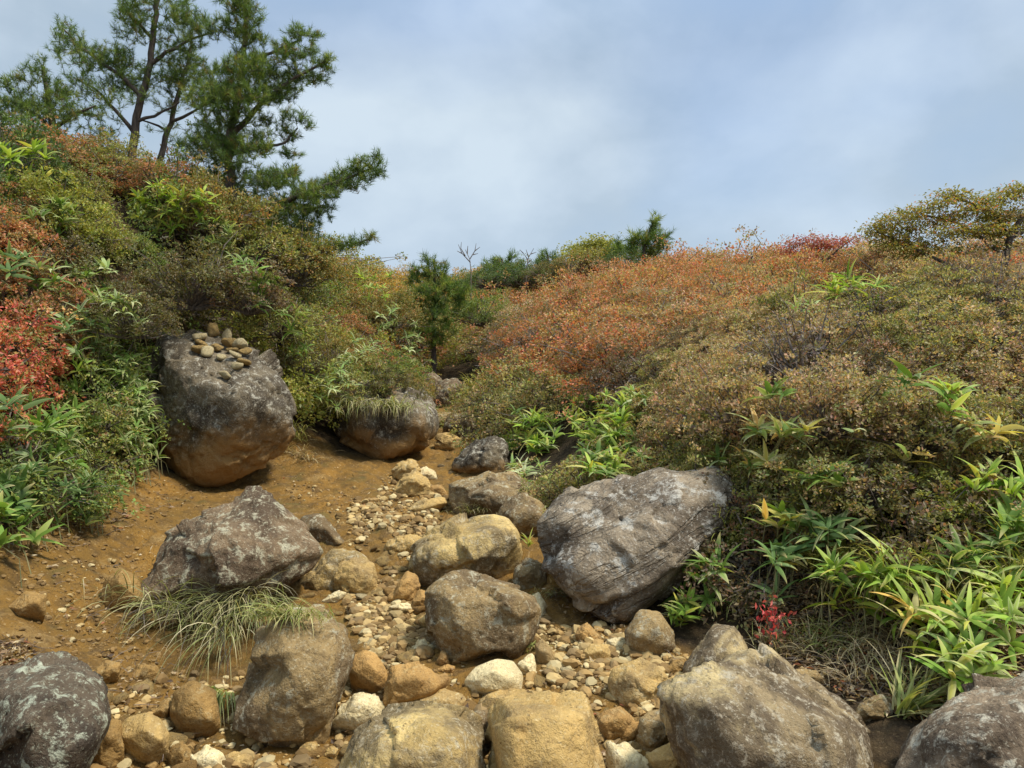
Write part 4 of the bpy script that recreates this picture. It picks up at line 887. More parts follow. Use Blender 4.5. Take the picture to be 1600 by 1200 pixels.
def tussock(px, py, n, Ln, W, pal, label, az0=None, azs=3.14, el=(.5, 1.3), dr=(1.2, 2.6), rad=.06, seed=0, Y=None, dz=0., name='grass_tussock', wx=None, off=0., group=None, on=None):
    rs = np.random.RandomState(seed + 77); h = hit(px, py) if Y is None else pt(px, py, Y)
    if on:
        r = ROCKBVH[on].ray_cast(Vector((0, 0, CZ)), (Vector(pt(px, py, 5.0)) - Vector((0, 0, CZ))).normalized())
        if r[0] is not None: h = np.array(r[0]); Y = h[1]; off = 0
    h = np.array([h[0], h[1] - off, h[2] + off * .3])
    az = rs.uniform(-math.pi, math.pi, n) if az0 is None else az0 + rs.uniform(-azs, azs, n)
    base = np.stack([rs.normal(size=n) * (wx or rad), rs.normal(size=n) * rad * .6, rs.uniform(-.02, .01, n) + dz], 1)
    if Y is None: base[:, 2] += gz(h[0] + base[:, 0], h[1] + base[:, 1]) - gz1(h[0], h[1])
    V, F, c = blades(n, Ln, W, base, az, rs.uniform(*el, n), rs.uniform(*dr, n), pal, rs, cols=2, rows=8, width='grass', tipdry=.4)
    o = link(name, mesh_np(name, V, F, M['grass'], c, True), None, h); return tag(o, label, 'tussock', group)
FR = -math.pi / 2
# left side
sasa(110, 425, 60, 38, 8, 'sasa', 'bamboo grass with pale-edged leaves above the scarlet shrub at left', .19, .036, .45, 1, .6, pal2='sasapale')
sasa(25, 405, 25, 22, 3, 'sasadk', 'dark bamboo grass clump at the left edge between orange and scarlet shrubs', .19, .036, .5, 2)
sasa(270, 308, 55, 26, 9, 'sasabr', 'bright yellow-green bamboo grass on the crest of the left bank', .20, .034, .45, 3)
sasa(400, 415, 36, 34, 7, 'sasa', 'green bamboo grass on the dark bank above the second boulder', .20, .030, .45, 4, drp=1.4)
sasa(215, 600, 42, 50, 16, 'sasapale', 'large clump of drooping pale-green bamboo grass touching the stone-topped boulder', .17, .024, .5, 5, .5, drp=1.5, pal2='sasa')
sasa(225, 690, 34, 26, 9, 'sasa', 'drooping bamboo grass under the big pale clump, in the shade of the boulder', .16, .022, .45, 6, .5, drp=1.5)
sasa(150, 560, 40, 30, 7, 'sasa', 'narrow-leaved bamboo grass right of the scarlet shrub', .17, .024, .5, 7, .4, drp=1.4)
sasa(60, 725, 40, 20, 4, 'sasadk', 'dark green bamboo grass low on the left bank under the scarlet shrub', .17, .032, .4, 8)
sasa(20, 625, 30, 18, 3, 'sasadk', 'bluish green bamboo grass at the left edge inside the scarlet shrub', .19, .032, .5, 9)
sasa(15, 815, 30, 36, 4, 'sasa', 'broad-leaved green plant at the left edge over the bare soil', .17, .050, .35, 10, .0, nl=9, name='broadleaf_plant', cat='plant', drp=.6)
sasa(35, 240, 40, 14, 4, 'sasabr', 'light green bamboo grass below the leftmost pine', .2, .034, .4, 11)
sasa(130, 500, 36, 24, 5, 'sasadk', 'shaded bamboo grass beside the dark hollow of the left bank', .17, .028, .5, 12, .5)
sasa(560, 545, 36, 30, 10, 'sasapale', 'whitish green bamboo grass hanging above the grass-topped boulder', .17, .024, .35, 13, .5, drp=1.6)
sasa(610, 500, 22, 26, 6, 'sasapale', 'small pale bamboo grass left of the dark young pine', .17, .024, .35, 14, .4, drp=1.5)
sasa(75, 330, 34, 24, 5, 'sasa', 'bamboo grass under the orange shrub at the upper left', .19, .032, .45, 51, .4)
sasa(180, 470, 34, 26, 7, 'sasapale', 'pale bamboo grass leaning over the dark hollow', .18, .026, .45, 52, .5, drp=1.3)
sasa(100, 660, 40, 30, 9, 'sasa', 'green bamboo grass below the scarlet shrub, left of the big pale clump', .18, .030, .45, 53, .2)
sasa(135, 760, 40, 24, 8, 'sasadk', 'small dark bamboo grass at the edge of the bare soil, left', .14, .020, .35, 54, .2)
sasa(20, 760, 34, 24, 6, 'sasadk', 'dark bamboo grass above the broad-leaved plant', .18, .034, .4, 55, .1)
sasa(330, 360, 34, 18, 6, 'sasapale', 'pale bamboo grass on the crest left of the leaning pine', .19, .028, .45, 56, .4)
sasa(520, 590, 28, 22, 7, 'sasapale', 'whitish bamboo grass hanging in the cleft left of the grass-topped boulder', .17, .022, .6, 57, .5, drp=1.6)
sasa(465, 500, 30, 26, 5, 'sasa', 'bamboo grass above the shoulder of the stone-topped boulder', .17, .024, .4, 81, .4, drp=1.4)
sasa(590, 440, 34, 22, 5, 'sasabr', 'light green bamboo grass under the golden skyline shrubs', .18, .026, .4, 82, .3)
sasa(640, 520, 20, 30, 5, 'sasapale', 'pale bamboo grass at the left wall of the gully head', .17, .024, .4, 83, .4, drp=1.4)
# centre right
sasa(830, 672, 45, 38, 26, 'sasabr', 'light green bamboo grass at the left end of the right thicket', .18, .030, .3, 15, .2, pal2='sasapale')
sasa(830, 735, 32, 22, 6, 'sasapale', 'bamboo grass with whitish lower leaves behind the slab boulder tip', .18, .030, .3, 16, .4)
sasa(935, 650, 55, 36, 26, 'sasabr', 'light green bamboo grass right of the tan-olive shrubs', .18, .030, .35, 17, .2)
sasa(955, 705, 52, 36, 24, 'sasa', 'green bamboo grass just above the slab boulder', .18, .032, .35, 18, .3, pal2='sasabr')
sasa(995, 618, 20, 14, 3, 'sasapale', 'small pale bamboo grass beside the twiggy dark patch', .18, .03, .35, 19, .3)
# right thicket
sasa(1212, 612, 14, 10, 2, 'sasa', 'single green bamboo sprig poking out of the tan azaleas', .19, .045, .64, 20, .2)
sasa(1210, 665, 62, 16, 7, 'sasayel', 'bamboo grass with cream and yellowing leaves in the middle of the right thicket', .19, .045, .64, 21, .8, pal2='sasa')
sasa(1410, 592, 22, 10, 2, 'sasa', 'pair of dark green bamboo leaves high in the right thicket', .2, .05, .64, 22, .2)
sasa(1330, 668, 10, 8, 1, 'sasapale', 'lone pale bamboo leaf fan in the right thicket', .14, .045, .64, 23, .2, nl=3)
sasa(1400, 712, 34, 14, 2, 'sasayel', 'withered orange bamboo leaves hanging in a dark gap of the right thicket', .15, .045, .64, 24, .1, nl=3)
sasa(1335, 450, 50, 20, 6, 'sasabr', 'tall light green bamboo grass rising behind the tan azaleas', .26, .032, .5, 25, .2)
sasa(1260, 485, 26, 16, 3, 'sasapale', 'small pale bamboo grass at the upper left rim of the right thicket', .24, .03, .5, 26, .2)
sasa(1218, 815, 26, 22, 4, 'sasayel', 'bamboo grass with bright yellow leaves right of the slab boulder', .18, .042, .40, 27, .5, pal2='sasa')
sasa(1228, 862, 30, 18, 3, 'sasadk', 'dark green star-shaped bamboo grass below the yellow-leaved one', .20, .036, .42, 28, .0)
sasa(1085, 885, 40, 20, 5, 'sasa', 'bamboo grass growing against the lower edge of the slab boulder', .17, .036, .30, 29, .2)
sasa(1062, 945, 30, 16, 4, 'sasabr', 'small light bamboo grass above the round brown stone', .14, .032, .2, 30, .3)
sasa(1330, 888, 50, 20, 5, 'sasabr', 'green bamboo grass with long pointed leaves at the thicket foot', .20, .038, .40, 31, .2, pal2='sasa')
sasa(1560, 742, 48, 30, 7, 'sasabr', 'bright green bamboo grass at the right edge, halfway up', .20, .036, .42, 32, .3)
sasa(1545, 665, 40, 14, 3, 'sasayel', 'yellowing bamboo grass at the right edge above the bright green clump', .18, .036, .64, 33, .7)
sasa(1470, 950, 60, 30, 8, 'sasabr', 'yellow-green bamboo grass left of the right-edge clumps', .20, .034, .38, 34, .3, pal2='sasayel')
sasa(1565, 930, 50, 36, 9, 'sasabr', 'dense bright bamboo grass at the right edge above the corner boulder', .20, .036, .38, 35, .3)
sasa(1510, 1035, 50, 26, 6, 'sasabr', 'low star-shaped bamboo grass just above the corner boulder', .18, .036, .25, 36, .5, pal2='sasa')
sasa(1440, 975, 28, 20, 2, 'sasayel', 'bamboo grass with orange-tipped leaves in the litter at right', .17, .038, .3, 37, .6)
sasa(1290, 830, 36, 20, 4, 'sasadk', 'dark bamboo grass in the shaded foot of the right thicket', .18, .034, .42, 58, .1)
sasa(1400, 900, 50, 26, 6, 'sasabr', 'fresh green bamboo grass between the long-leaved clump and the right edge', .20, .036, .40, 59, .2)
sasa(1590, 830, 36, 24, 5, 'sasa', 'green bamboo grass at the right edge below the bright clump', .20, .036, .42, 60, .2)
sasa(1500, 870, 40, 20, 5, 'sasa', 'bamboo grass under the mossy foot of the right thicket', .18, .034, .42, 61, .2)
sasa(1150, 720, 30, 18, 3, 'sasa', 'green bamboo sprigs above the right end of the slab boulder', .17, .038, .64, 91, .3)
sasa(1500, 620, 36, 20, 3, 'sasabr', 'light green bamboo sprigs high in the right thicket near the edge', .18, .038, .64, 92, .3)
sasa(1290, 745, 34, 18, 3, 'sasa', 'green bamboo sprigs between the cream-leaved and the yellow-leaved clumps', .17, .038, .64, 93, .2)
# grasses
tussock(300, 965, 280, .38, .0055, 'grassd', 'large tussock drooping from under the tilted dark boulder', FR, 1.5, (.0, 1.2), (1.2, 3.2), .05, 1, wx=.17, off=.10, dz=.03)
tussock(365, 1000, 90, .48, .005, 'grassd', 'longer green blades of grass falling between the drooping tussock and the spotted boulder', FR, .7, (.0, 1.0), (1.2, 2.6), .04, 61, wx=.05, off=.12, dz=.03)
tussock(400, 960, 320, .42, .005, 'grassd', 'grass hanging between the tilted boulder and the spotted boulder', FR, 1.3, (.3, 1.1), (1.6, 3.0), .03, 21, wx=.06, off=.1, dz=.03)
tussock(450, 968, 240, .18, .0045, 'grassg', 'short grass tuft on top of the spotted boulder', FR, 1.3, (.5, 1.2), (1.2, 2.4), .03, 2, wx=.09, on='spotted', dz=.01)
tussock(362, 1075, 90, .26, .006, 'grassg', 'green grass tips hanging beside the spotted boulder', FR, .5, (-.2, .7), (1.2, 2.2), .02, 3, wx=.03, off=.15)
tussock(575, 640, 200, .34, .007, 'grassd', 'yellow-green grass hanging over the grass-topped boulder', FR, 1.0, (.2, 1.0), (1.6, 3.0), .07, 4, wx=.24, on='second', dz=.03)
tussock(610, 640, 130, .30, .008, 'grassg', 'darker green grass at the top right of the grass-topped boulder', FR, 1.2, (.2, 1.0), (1.6, 3.0), .07, 44, wx=.14, on='second', dz=.03)
tussock(475, 715, 120, .26, .006, 'straw', 'thin dry grass right of the stone-topped boulder', FR, 1.4, (.5, 1.3), (1.2, 2.5), .05, 5, wx=.10)
tussock(462, 680, 90, .28, .007, 'grassg', 'green grass growing at the shoulder of the stone-topped boulder', FR, 1.4, (.5, 1.3), (1.2, 2.5), .05, 6, wx=.08, off=.15)
tussock(750, 600, 400, .36, .009, 'grassy', 'bright grass slope at the narrow top of the gully', FR, 1.6, (.6, 1.4), (.8, 2.0), .25, 7, wx=.5)
tussock(790, 590, 260, .34, .009, 'grassy', 'yellow-green grass on the right side of the gully head', FR, 1.6, (.6, 1.4), (.8, 2.0), .25, 71, wx=.4)
tussock(640, 560, 240, .34, .009, 'grassg', 'green grass on the left side of the gully head', FR, 1.6, (.6, 1.4), (.8, 2.0), .25, 72, wx=.4)
tussock(700, 540, 240, .40, .011, 'grassg', 'green grass filling the notch above the gully head', FR, 1.6, (.6, 1.4), (.8, 2.0), .4, 73, wx=.6)
tussock(790, 640, 200, .30, .008, 'grassd', 'dull grass above the flat brown rock by the bamboo', FR, 1.6, (.5, 1.4), (.8, 2.2), .2, 74, wx=.3)
tussock(1235, 1022, 110, .20, .004, 'straw', 'straw-coloured grass tuft just behind the pale-faced boulder', FR, 3.1, (.3, 1.3), (.8, 2.4), .05, 75, wx=.09)
tussock(1300, 1012, 120, .22, .005, 'grassg', 'green grass tuft in the middle of the litter at lower right', FR, 3.1, (.4, 1.3), (.8, 2.2), .05, 76, wx=.08)
tussock(1345, 1062, 90, .20, .004, 'straw', 'dry grass tuft behind the grey-green stone', FR, 3.1, (.3, 1.3), (.8, 2.4), .05, 77, wx=.08)
tussock(1170, 940, 100, .24, .005, 'grassg', 'green grass tuft left of the crimson seedling', FR, 3.1, (.4, 1.3), (.8, 2.2), .05, 78, wx=.07)
tussock(1450, 1070, 100, .24, .005, 'grassd', 'dull grass tuft just above the bottom right corner boulder', FR, 3.1, (.4, 1.3), (.8, 2.2), .05, 79, wx=.09)
tussock(735, 640, 260, .28, .008, 'grassd', 'dull grass hanging over the mossy boulder in the gully throat', FR - .3, 1.2, (.4, 1.2), (1.2, 2.6), .12, 8, wx=.25)
tussock(745, 800, 130, .16, .005, 'grassd', 'small grass tuft growing on the weathered slab rock', FR, 1.5, (.6, 1.3), (1., 2.4), .04, 9, wx=.08, on='slabrock')
tussock(1110, 880, 110, .34, .007, 'grassy', 'upright yellow-green grass between slab boulder and red seedling', FR, 2.4, (.9, 1.5), (.6, 2.2), .05, 10, wx=.10, off=.15)
tussock(1400, 920, 220, .40, .008, 'grassy', 'arching yellow-green grass among the bamboo at lower right', FR, 2.2, (.8, 1.5), (1.2, 2.6), .05, 11, wx=.12, off=.2)
tussock(1530, 930, 200, .38, .008, 'grassy', 'arching bright grass at the right edge', FR, 2.2, (.8, 1.5), (1.2, 2.6), .05, 12, wx=.14, off=.25)
tussock(1375, 1010, 260, .24, .0035, 'straw', 'dry straw-coloured grass in the litter at lower right', FR - .6, 1.6, (.3, 1.0), (1., 2.6), .05, 13, wx=.10)
tussock(1405, 1110, 60, .26, .012, 'sasayel' if False else 'grassg', 'narrow green blades between the two lower right boulders', FR + 1.6, 1.8, (.4, 1.3), (.3, 1.4), .03, 14, wx=.03, off=.05)
tussock(1290, 920, 120, .30, .004, 'straw', 'thin dry grass under the long-leaved bamboo', FR, 2.0, (.4, 1.3), (1., 2.4), .05, 15, wx=.16)
tussock(1240, 1000, 130, .14, .005, 'grassg', 'short mixed grass behind the pale-faced boulder', FR, 3.1, (.5, 1.4), (.8, 2.2), .06, 16, wx=.12)
tussock(900, 925, 300, .10, .004, 'grassd', 'mossy grass along the underside of the slab boulder', FR, 1.6, (.3, 1.2), (.8, 2.2), .05, 17, wx=.14, off=.05)
tussock(808, 1015, 160, .07, .0035, 'grassg', 'green moss tuft at the right foot of the squarish boulder', FR, 3.1, (.5, 1.4), (.8, 2.), .02, 18, wx=.05, off=.02)
tussock(825, 855, 12, .12, .012, 'grassy', 'tiny green sprout with a yellow leaf between the boulders', FR, 3.1, (.5, 1.3), (.3, 1.4), .01, 19, off=.2)
tussock(840, 895, 90, .12, .003, 'straw', 'dry twiggy tuft behind the squarish boulder', FR, 3.1, (.3, 1.4), (.8, 2.4), .03, 20, wx=.05, off=.1)
# small red seedling
def seedling(px, py, label):
    h = hit(px, py + 42) ; h = h + np.array([0, -.12, .03]); rs = np.random.RandomState(3)
    n = 80; c = rs.normal(size=(n, 3)) * np.array([.036, .03, .045]); c[:, 2] += .12
    V, F, cc = cards(c, unit(rs.normal(size=(n, 3)) + np.array([0, -.4, -.3])), rs.normal(size=(n, 3)) + np.array([0, -1, .5]), rs.uniform(.02, .04, n), rs.uniform(.012, .02, n), pick(rs, [(3,.45,.05,.05),(2,.5,.10,.07),(1,.3,.04,.04)], n))
    root = empty('red_seedling', h); link('foliage', mesh_np('foliage', V, F, M['leaf'], cc), root)
    tv, tf = tubes([([(0, 0, -.02), (.01, 0, .08), (.0, 0, .18)], [.003, .0025, .001]), ([(0, 0, .05), (-.03, -.01, .12)], [.002, .001])] + [([(0, 0, .04 + .08 * rs.rand()), tuple(c[q])], [.0015, .0008]) for q in range(0, n, 3)], 4)
    link('stem', mesh_np('stem', tv, tf, M['twig']), root); tag(root, label, 'seedling')
seedling(1193, 960, 'small crimson-leaved seedling at the foot of the right thicket')

# ---------------------------------------------------------------- litter
def litter():
    rs = np.random.RandomState(5); P, C, Dd, Ls, Ws = [], [], [], [], []
    for poly, n in (([(1130,900),(1300,880),(1620,900),(1620,1090),(1420,1130),(1330,1100),(1180,1010)], 6500), ([(-10,760),(220,740),(330,770),(130,860),(-10,880)], 700), ([(0,1000),(60,1010),(30,1050),(-20,1060)], 300),
                    ([(420,700),(560,740),(600,800),(400,780)], 90), ([(150,1020),(260,1040),(350,1110),(200,1110)], 160), ([(800,880),(960,960),(1050,1030),(900,980)], 350), ([(60,880),(250,860),(220,1010),(100,1010)], 120), ([(250,1040),(1050,1040),(1050,1230),(250,1230)], 260)):
        poly = np.array(poly, float); a = rs.uniform(poly[:, 0].min(), poly[:, 0].max(), n * 2); b = rs.uniform(poly[:, 1].min(), poly[:, 1].max(), n * 2)
        ok = polydist(a, b, poly) > 0
        for x, y in zip(a[ok][:n], b[ok][:n]):
            h = hit_fast(x, y); P.append((h[0], h[1], h[2] + rs.uniform(.002, .02)))
    P = np.array(P); n = len(P)
    pal = [(3,.16,.11,.06),(3,.27,.18,.10),(2.5,.40,.30,.17),(1.3,.55,.46,.30),(1.5,.09,.06,.04),(.5,.36,.14,.07)]
    V, F, c = cards(P, rs.normal(size=(n, 3)) * np.array([1, 1, .35]), np.array([0, 0, 1.]) + .5 * rs.normal(size=(n, 3)), rs.uniform(.015, .05, n), rs.uniform(.006, .02, n), pick(rs, pal, n))
    tag(link('leaf_litter', mesh_np('leaf_litter', V, F, M['leaf'], c)), 'brown dead leaves and bits of straw on the ground', 'leaf litter', kind='stuff')
    m = 420; paths = []
    for i in range(m):
        q = P[rs.randint(n)]; a = rs.uniform(0, 6.28); l = rs.uniform(.04, .16); d = np.array([math.cos(a), math.sin(a), rs.uniform(-.1, .3)]) * l
        p1 = q + d * .5 + rs.normal(size=3) * .01; paths.append(([q + np.array([0, 0, .005]), p1 + np.array([0, 0, .012]), q + d + np.array([0, 0, .006])], [.0016, .0014, .0008]))
    tv, tf = tubes(paths, 3)
    tag(link('fallen_twigs', mesh_np('fallen_twigs', tv, tf, M['twig'])), 'thin fallen twigs scattered over the ground', 'twigs', kind='stuff')
litter()

# ---------------------------------------------------------------- trees
def tree(name, label, cat, Y0, limbs, pads, kind='pine', seed=0, dens=1.0, spread=1.16, shoot=.115, depthk=1.0, group=None, up=0):
    pads = [(a, b - up, c_, d, e) for a, b, c_, d, e in pads]; limbs = [(r0, r1, [(q[0], q[1] - up) for q in l]) for r0, r1, l in limbs]
    rs = np.random.RandomState(seed); scale = Y0 / FPX
    b = limbs[0][2][0]; bx = pt(b[0], b[1], Y0 + (b[2] if len(b) > 2 else 0)); base = np.array([bx[0], bx[1], gz1(bx[0], bx[1])])
    nodes = []; par = []; fixr = []; paths = []
    for li, (r0, r1, pl_) in enumerate(limbs):
        P = np.array([pt(q[0], q[1], Y0 + (q[2] if len(q) > 2 else 0)) for q in pl_])
        if li == 0: P = np.concatenate([[base - np.array([0, 0, .1])], P]) if P[0, 2] > base[2] else P
        # resample with wobble
        d = np.concatenate([[0], np.cumsum(np.linalg.norm(np.diff(P, axis=0), axis=1))]); m = max(4, int(d[-1] / .10))
        tt = np.linspace(0, d[-1], m); Q = np.stack([np.interp(tt, d, P[:, k]) for k in range(3)], 1)
        Q[1:-1] += .008 * rs.normal(size=(m - 2, 3)); rr = r0 + (r1 - r0) * np.linspace(0, 1, m)
        paths.append((Q - base, rr)); nodes += list(Q)
    nodes = np.array(nodes)
    tips = []
    for (px, py, rx, ry, n) in pads:
        n = int(n * dens)
        dY = rs.uniform(-1, 1) * rx * scale * 1.2 * depthk
        for _ in range(n):
            q = rs.normal(size=3); q = q / np.linalg.norm(q) * rs.rand() ** .4
            c = pt(px + q[0] * rx * spread, py + q[1] * ry * spread, Y0); c[1] += dY + q[2] * rx * scale * 1.1 * depthk
            tips.append(c)
    tips = np.array(tips)
    dist = np.array([np.min(np.linalg.norm(nodes - t, axis=1)) for t in tips]); order = np.argsort(dist)
    cur = [tuple(x) for x in nodes]; arr = np.array(cur); tdir = np.zeros_like(tips)
    store = np.zeros((len(nodes) + len(tips) * 5, 3)); k = len(nodes); store[:k] = nodes
    for i in order:
        t = tips[i]; d2 = np.sum((store[:k] - t) ** 2, 1); j = int(np.argmin(d2)); a = store[j]; D = t - a; l = np.linalg.norm(D)
        m1 = a + D * .5 + rs.normal(size=3) * .05 * l - np.array([0, 0, .08 * l]); rr = max(.0035, min(.012, .010 * l))
        paths.append((np.array([a, m1, t]) - base, [rr, rr * .8, .0028])); up = D / (l + 1e-6) * .8 + np.array([0, 0, .7]) + .3 * rs.normal(size=3); tdir[i] = up / np.linalg.norm(up)
        for f in (.25, .5, .75, 1.): store[k] = a + D * f - np.array([0, 0, .08 * l * (1 - abs(2 * f - 1))]); k += 1
    tv, tf = tubes(paths, 5)
    root = empty(name, base); link('trunk', mesh_np('trunk', tv, tf, M['bark'], None, True), root)
    if kind == 'pine':
        npn = 36; n = len(tips) * npn; rep = np.repeat(np.arange(len(tips)), npn); ax = tdir[rep]
        s = rs.uniform(.7, 1.25, len(tips))[rep] * shoot; u = rs.rand(n)
        rnd = unit(np.cross(ax, rs.normal(size=(n, 3)))); D = ax * rs.uniform(.35, 1.1, n)[:, None] + rnd * rs.uniform(.45, .9, n)[:, None]
        Pp = tips[rep] + ax * ((u - .55) * s)[:, None]
        spc = pick(rs, PAL['pine'], len(tips)) ; col = spc[rep] * rs.uniform(.7, 1.3, (n, 1))
        D = unit(D); ln = s * rs.uniform(.42, .72, n); W = ln * .07
        S = unit(np.cross(D, rs.normal(size=(n, 3))))
        V = np.stack([Pp - S * W[:, None] * .5, Pp + S * W[:, None] * .5, Pp + D * ln[:, None]], 1).reshape(-1, 3) - base
        me = mesh_np('crown', V, np.arange(3 * n).reshape(n, 3), M['needle'], np.repeat(col, 3, 0))
    else:
        per = 26; n = len(tips) * per; rep = np.repeat(np.arange(len(tips)), per)
        off = rs.normal(size=(n, 3)) * np.array([1, 1, .28]) * shoot; spc = pick(rs, PAL[kind], len(tips)); lc = pick(rs, PAL[kind], n)
        col = np.where(rs.rand(n, 1) < .6, spc[rep], lc) * rs.uniform(.8, 1.2, (n, 1))
        V, F, c = cards(tips[rep] + off - base, unit(off) + .5 * rs.normal(size=(n, 3)) + np.array([0, 0, -.2]), np.array([0, 0, 1.]) + .45 * rs.normal(size=(n, 3)), shoot * rs.uniform(.32, .6, n), shoot * rs.uniform(.18, .32, n), col)
        me = mesh_np('crown', V, F, M['leaf'], c)
    link('crown', me, root); return tag(root, label, cat, group)
tree('pine_tree', 'tall pine with a bare dark trunk against the sky on the left bank', 'pine tree', 9.5,
  [(.062, .022, [(205,262),(210,200),(222,150),(235,100),(238,60),(246,0),(252,-90)]), (.035,.012,[(222,150),(185,115),(150,90),(118,68),(98,45)]), (.03,.01,[(208,205),(172,162),(150,140),(122,125)]),
   (.03,.01,[(235,100),(265,80),(300,60),(330,52)]), (.025,.01,[(238,60),(215,35),(190,10)]), (.025,.01,[(213,190),(245,180),(280,160)])],
  [(98,42,14,18,12),(112,65,26,14,22),(135,80,26,14,24),(165,85,32,16,34),(188,95,30,16,30),(145,108,34,12,26),(180,118,38,14,30),(125,122,18,12,10),(92,76,8,6,3),
   (205,25,20,18,16),(190,10,9,14,7),(225,40,30,12,24),(240,10,34,18,34),(270,25,28,18,30),(285,5,20,16,16),(240,-35,60,26,60),(300,40,26,14,22),(320,48,20,14,16),(215,62,24,10,14),(262,55,28,12,20),
   (230,88,40,12,26),(270,85,30,12,20),(200,130,34,12,20),(250,120,30,10,14),(155,150,40,12,22),(190,165,30,10,10),(175,190,30,10,9),(240,160,24,8,6),(150,205,36,9,14),(300,70,22,10,12)], seed=1, dens=2.3)
tree('pine_tree', 'low pine at the left edge behind the light green bamboo grass', 'pine tree', 9.0,
  [(.06,.02,[(95,262),(86,215),(78,170),(68,105)]), (.03,.01,[(86,205),(50,175),(10,155)]), (.03,.01,[(84,200),(115,180),(150,165)])],
  [(68,105,9,16,8),(66,128,22,12,18),(40,142,22,10,16),(20,155,26,14,24),(-10,150,20,14,14),(90,140,18,10,12),(105,158,24,14,20),(70,165,40,12,34),(30,178,36,10,24),(120,185,26,10,14),(90,190,36,10,20),(5,180,20,10,12),(140,172,16,8,8),(60,205,46,8,16)], seed=2, dens=2.3)
tree('pine_tree', 'slender pine with a leaning thin trunk between the tall one and the bushy one', 'pine tree', 9.8,
  [(.05,.02,[(246,262),(262,205),(276,160),(288,118),(300,70)]), (.025,.01,[(268,190),(300,175),(330,160)]), (.02,.008,[(262,205),(230,190),(215,186)])],
  [(300,85,20,12,14),(290,105,30,12,24),(320,100,24,12,18),(275,125,22,10,14),(305,128,34,12,28),(330,135,24,10,16),(285,150,30,8,16),(318,160,30,10,18),(265,175,24,7,7),(300,190,30,8,10),(290,215,36,8,8),(260,145,16,6,6)], seed=3, dens=2.2)
tree('pine_tree', 'bushy leaning pine whose long branch reaches right into the sky', 'pine tree', 9.0,
  [(.08,.02,[(372,400),(366,330),(356,250),(364,180),(376,120),(384,60),(382,-30)]), (.045,.012,[(372,345),(420,322),(470,305),(525,285),(585,262)]), (.04,.012,[(362,210),(400,170),(440,135),(480,110),(512,95)]),
   (.035,.01,[(376,365),(440,382),(500,395),(575,374)]), (.03,.01,[(360,240),(400,232),(440,225),(465,200)]), (.03,.01,[(358,260),(335,235),(318,215)]), (.03,.01,[(376,120),(400,90),(430,80),(470,62)])],
  [(380,12,26,16,30),(395,35,24,14,24),(372,45,24,12,20),(345,32,16,12,12),(335,50,16,10,10),(400,62,20,12,18),(392,85,20,12,16),(372,80,7,7,4),(410,100,24,12,20),
   (440,72,16,12,14),(465,58,16,12,14),(485,50,12,8,8),(484,66,6,5,2),(455,92,24,12,22),(480,80,14,10,10),(500,102,12,8,8),(514,92,6,9,5),(512,108,7,5,4),(498,122,12,6,6),(470,115,24,12,24),(435,115,34,14,40),(400,122,34,14,40),(370,118,20,10,14),
   (360,140,34,14,38),(395,145,40,14,46),(435,142,24,12,24),(345,165,40,14,44),(390,168,40,13,42),(428,160,14,8,8),(330,190,40,14,42),(375,192,44,13,44),(412,186,16,8,10),(452,182,10,8,7),(472,185,9,8,6),(482,195,6,4,3),(445,200,10,6,6),
   (325,215,40,13,36),(370,215,36,12,30),(410,215,24,8,12),(452,212,14,8,9),(330,240,44,13,38),(375,238,30,10,20),(415,240,26,7,12),(448,238,14,7,8),(466,241,6,3,2),(330,262,46,12,36),(380,262,36,10,24),(425,266,30,7,14),(460,268,14,8,9),
   (340,285,50,12,36),(400,285,40,10,26),(445,290,36,10,28),(490,292,34,12,34),(520,280,24,12,26),(545,268,22,12,22),(570,258,18,10,16),(590,262,12,12,10),(588,246,6,6,3),(600,272,5,4,2),(550,288,22,8,12),(575,280,14,7,6),
   (390,310,60,12,46),(450,315,50,14,50),(500,310,34,11,28),(400,335,60,12,44),(460,335,50,12,38),(500,328,24,7,10),(440,355,50,12,34),(480,355,22,8,8),(400,365,50,12,28),
   (500,390,22,7,12),(530,385,22,7,14),(558,378,16,6,11),(580,370,9,6,5),(470,400,30,8,16),(430,385,36,10,18)], seed=4, dens=2.7)
tree('young_pine', 'bushy dark green young pine at the head of the gully', 'pine tree', 13.5,
  [(.06,.02,[(678,500),(680,470),(678,405)])], [(640,470,24,12,20),(722,455,18,10,14),(635,495,20,10,16),(730,480,20,10,16),(672,412,12,9,10),(690,420,14,8,10),(655,428,14,8,10),(672,435,24,10,24),(700,445,16,8,12),(655,452,22,10,20),(680,460,32,12,34),(708,462,16,8,12),(668,478,30,10,26),(695,480,26,9,20),(720,470,10,6,6),(640,440,8,6,4),(675,494,26,7,14),(672,505,30,9,22),(690,515,26,8,18),(660,522,24,8,14),(682,532,26,8,14)], seed=5, dens=1.6, shoot=.20)
tree('young_pine', 'small pine with a pointed top alone on the skyline', 'pine tree', 18,
  [(.06,.02,[(1005,400),(1008,380),(1022,345)])], [(1023,348,6,7,5),(1022,360,10,6,7),(1000,372,16,6,10),(1012,378,20,8,18),(1032,376,12,6,8),(1044,368,6,4,3),(1010,392,24,8,20),(988,380,8,6,5),(1034,388,12,5,6),(985,392,10,6,6)], seed=6, dens=2.2, shoot=.26)
tree('young_pine', 'low dark pine on the skyline left of the golden-green bush', 'pine tree', 19,
  [(.05,.02,[(858,420),(856,398)])], [(852,398,8,6,6),(866,402,8,5,6),(846,410,10,6,8),(862,414,14,6,12),(875,412,8,5,5)], seed=7, dens=2.2, shoot=.24)
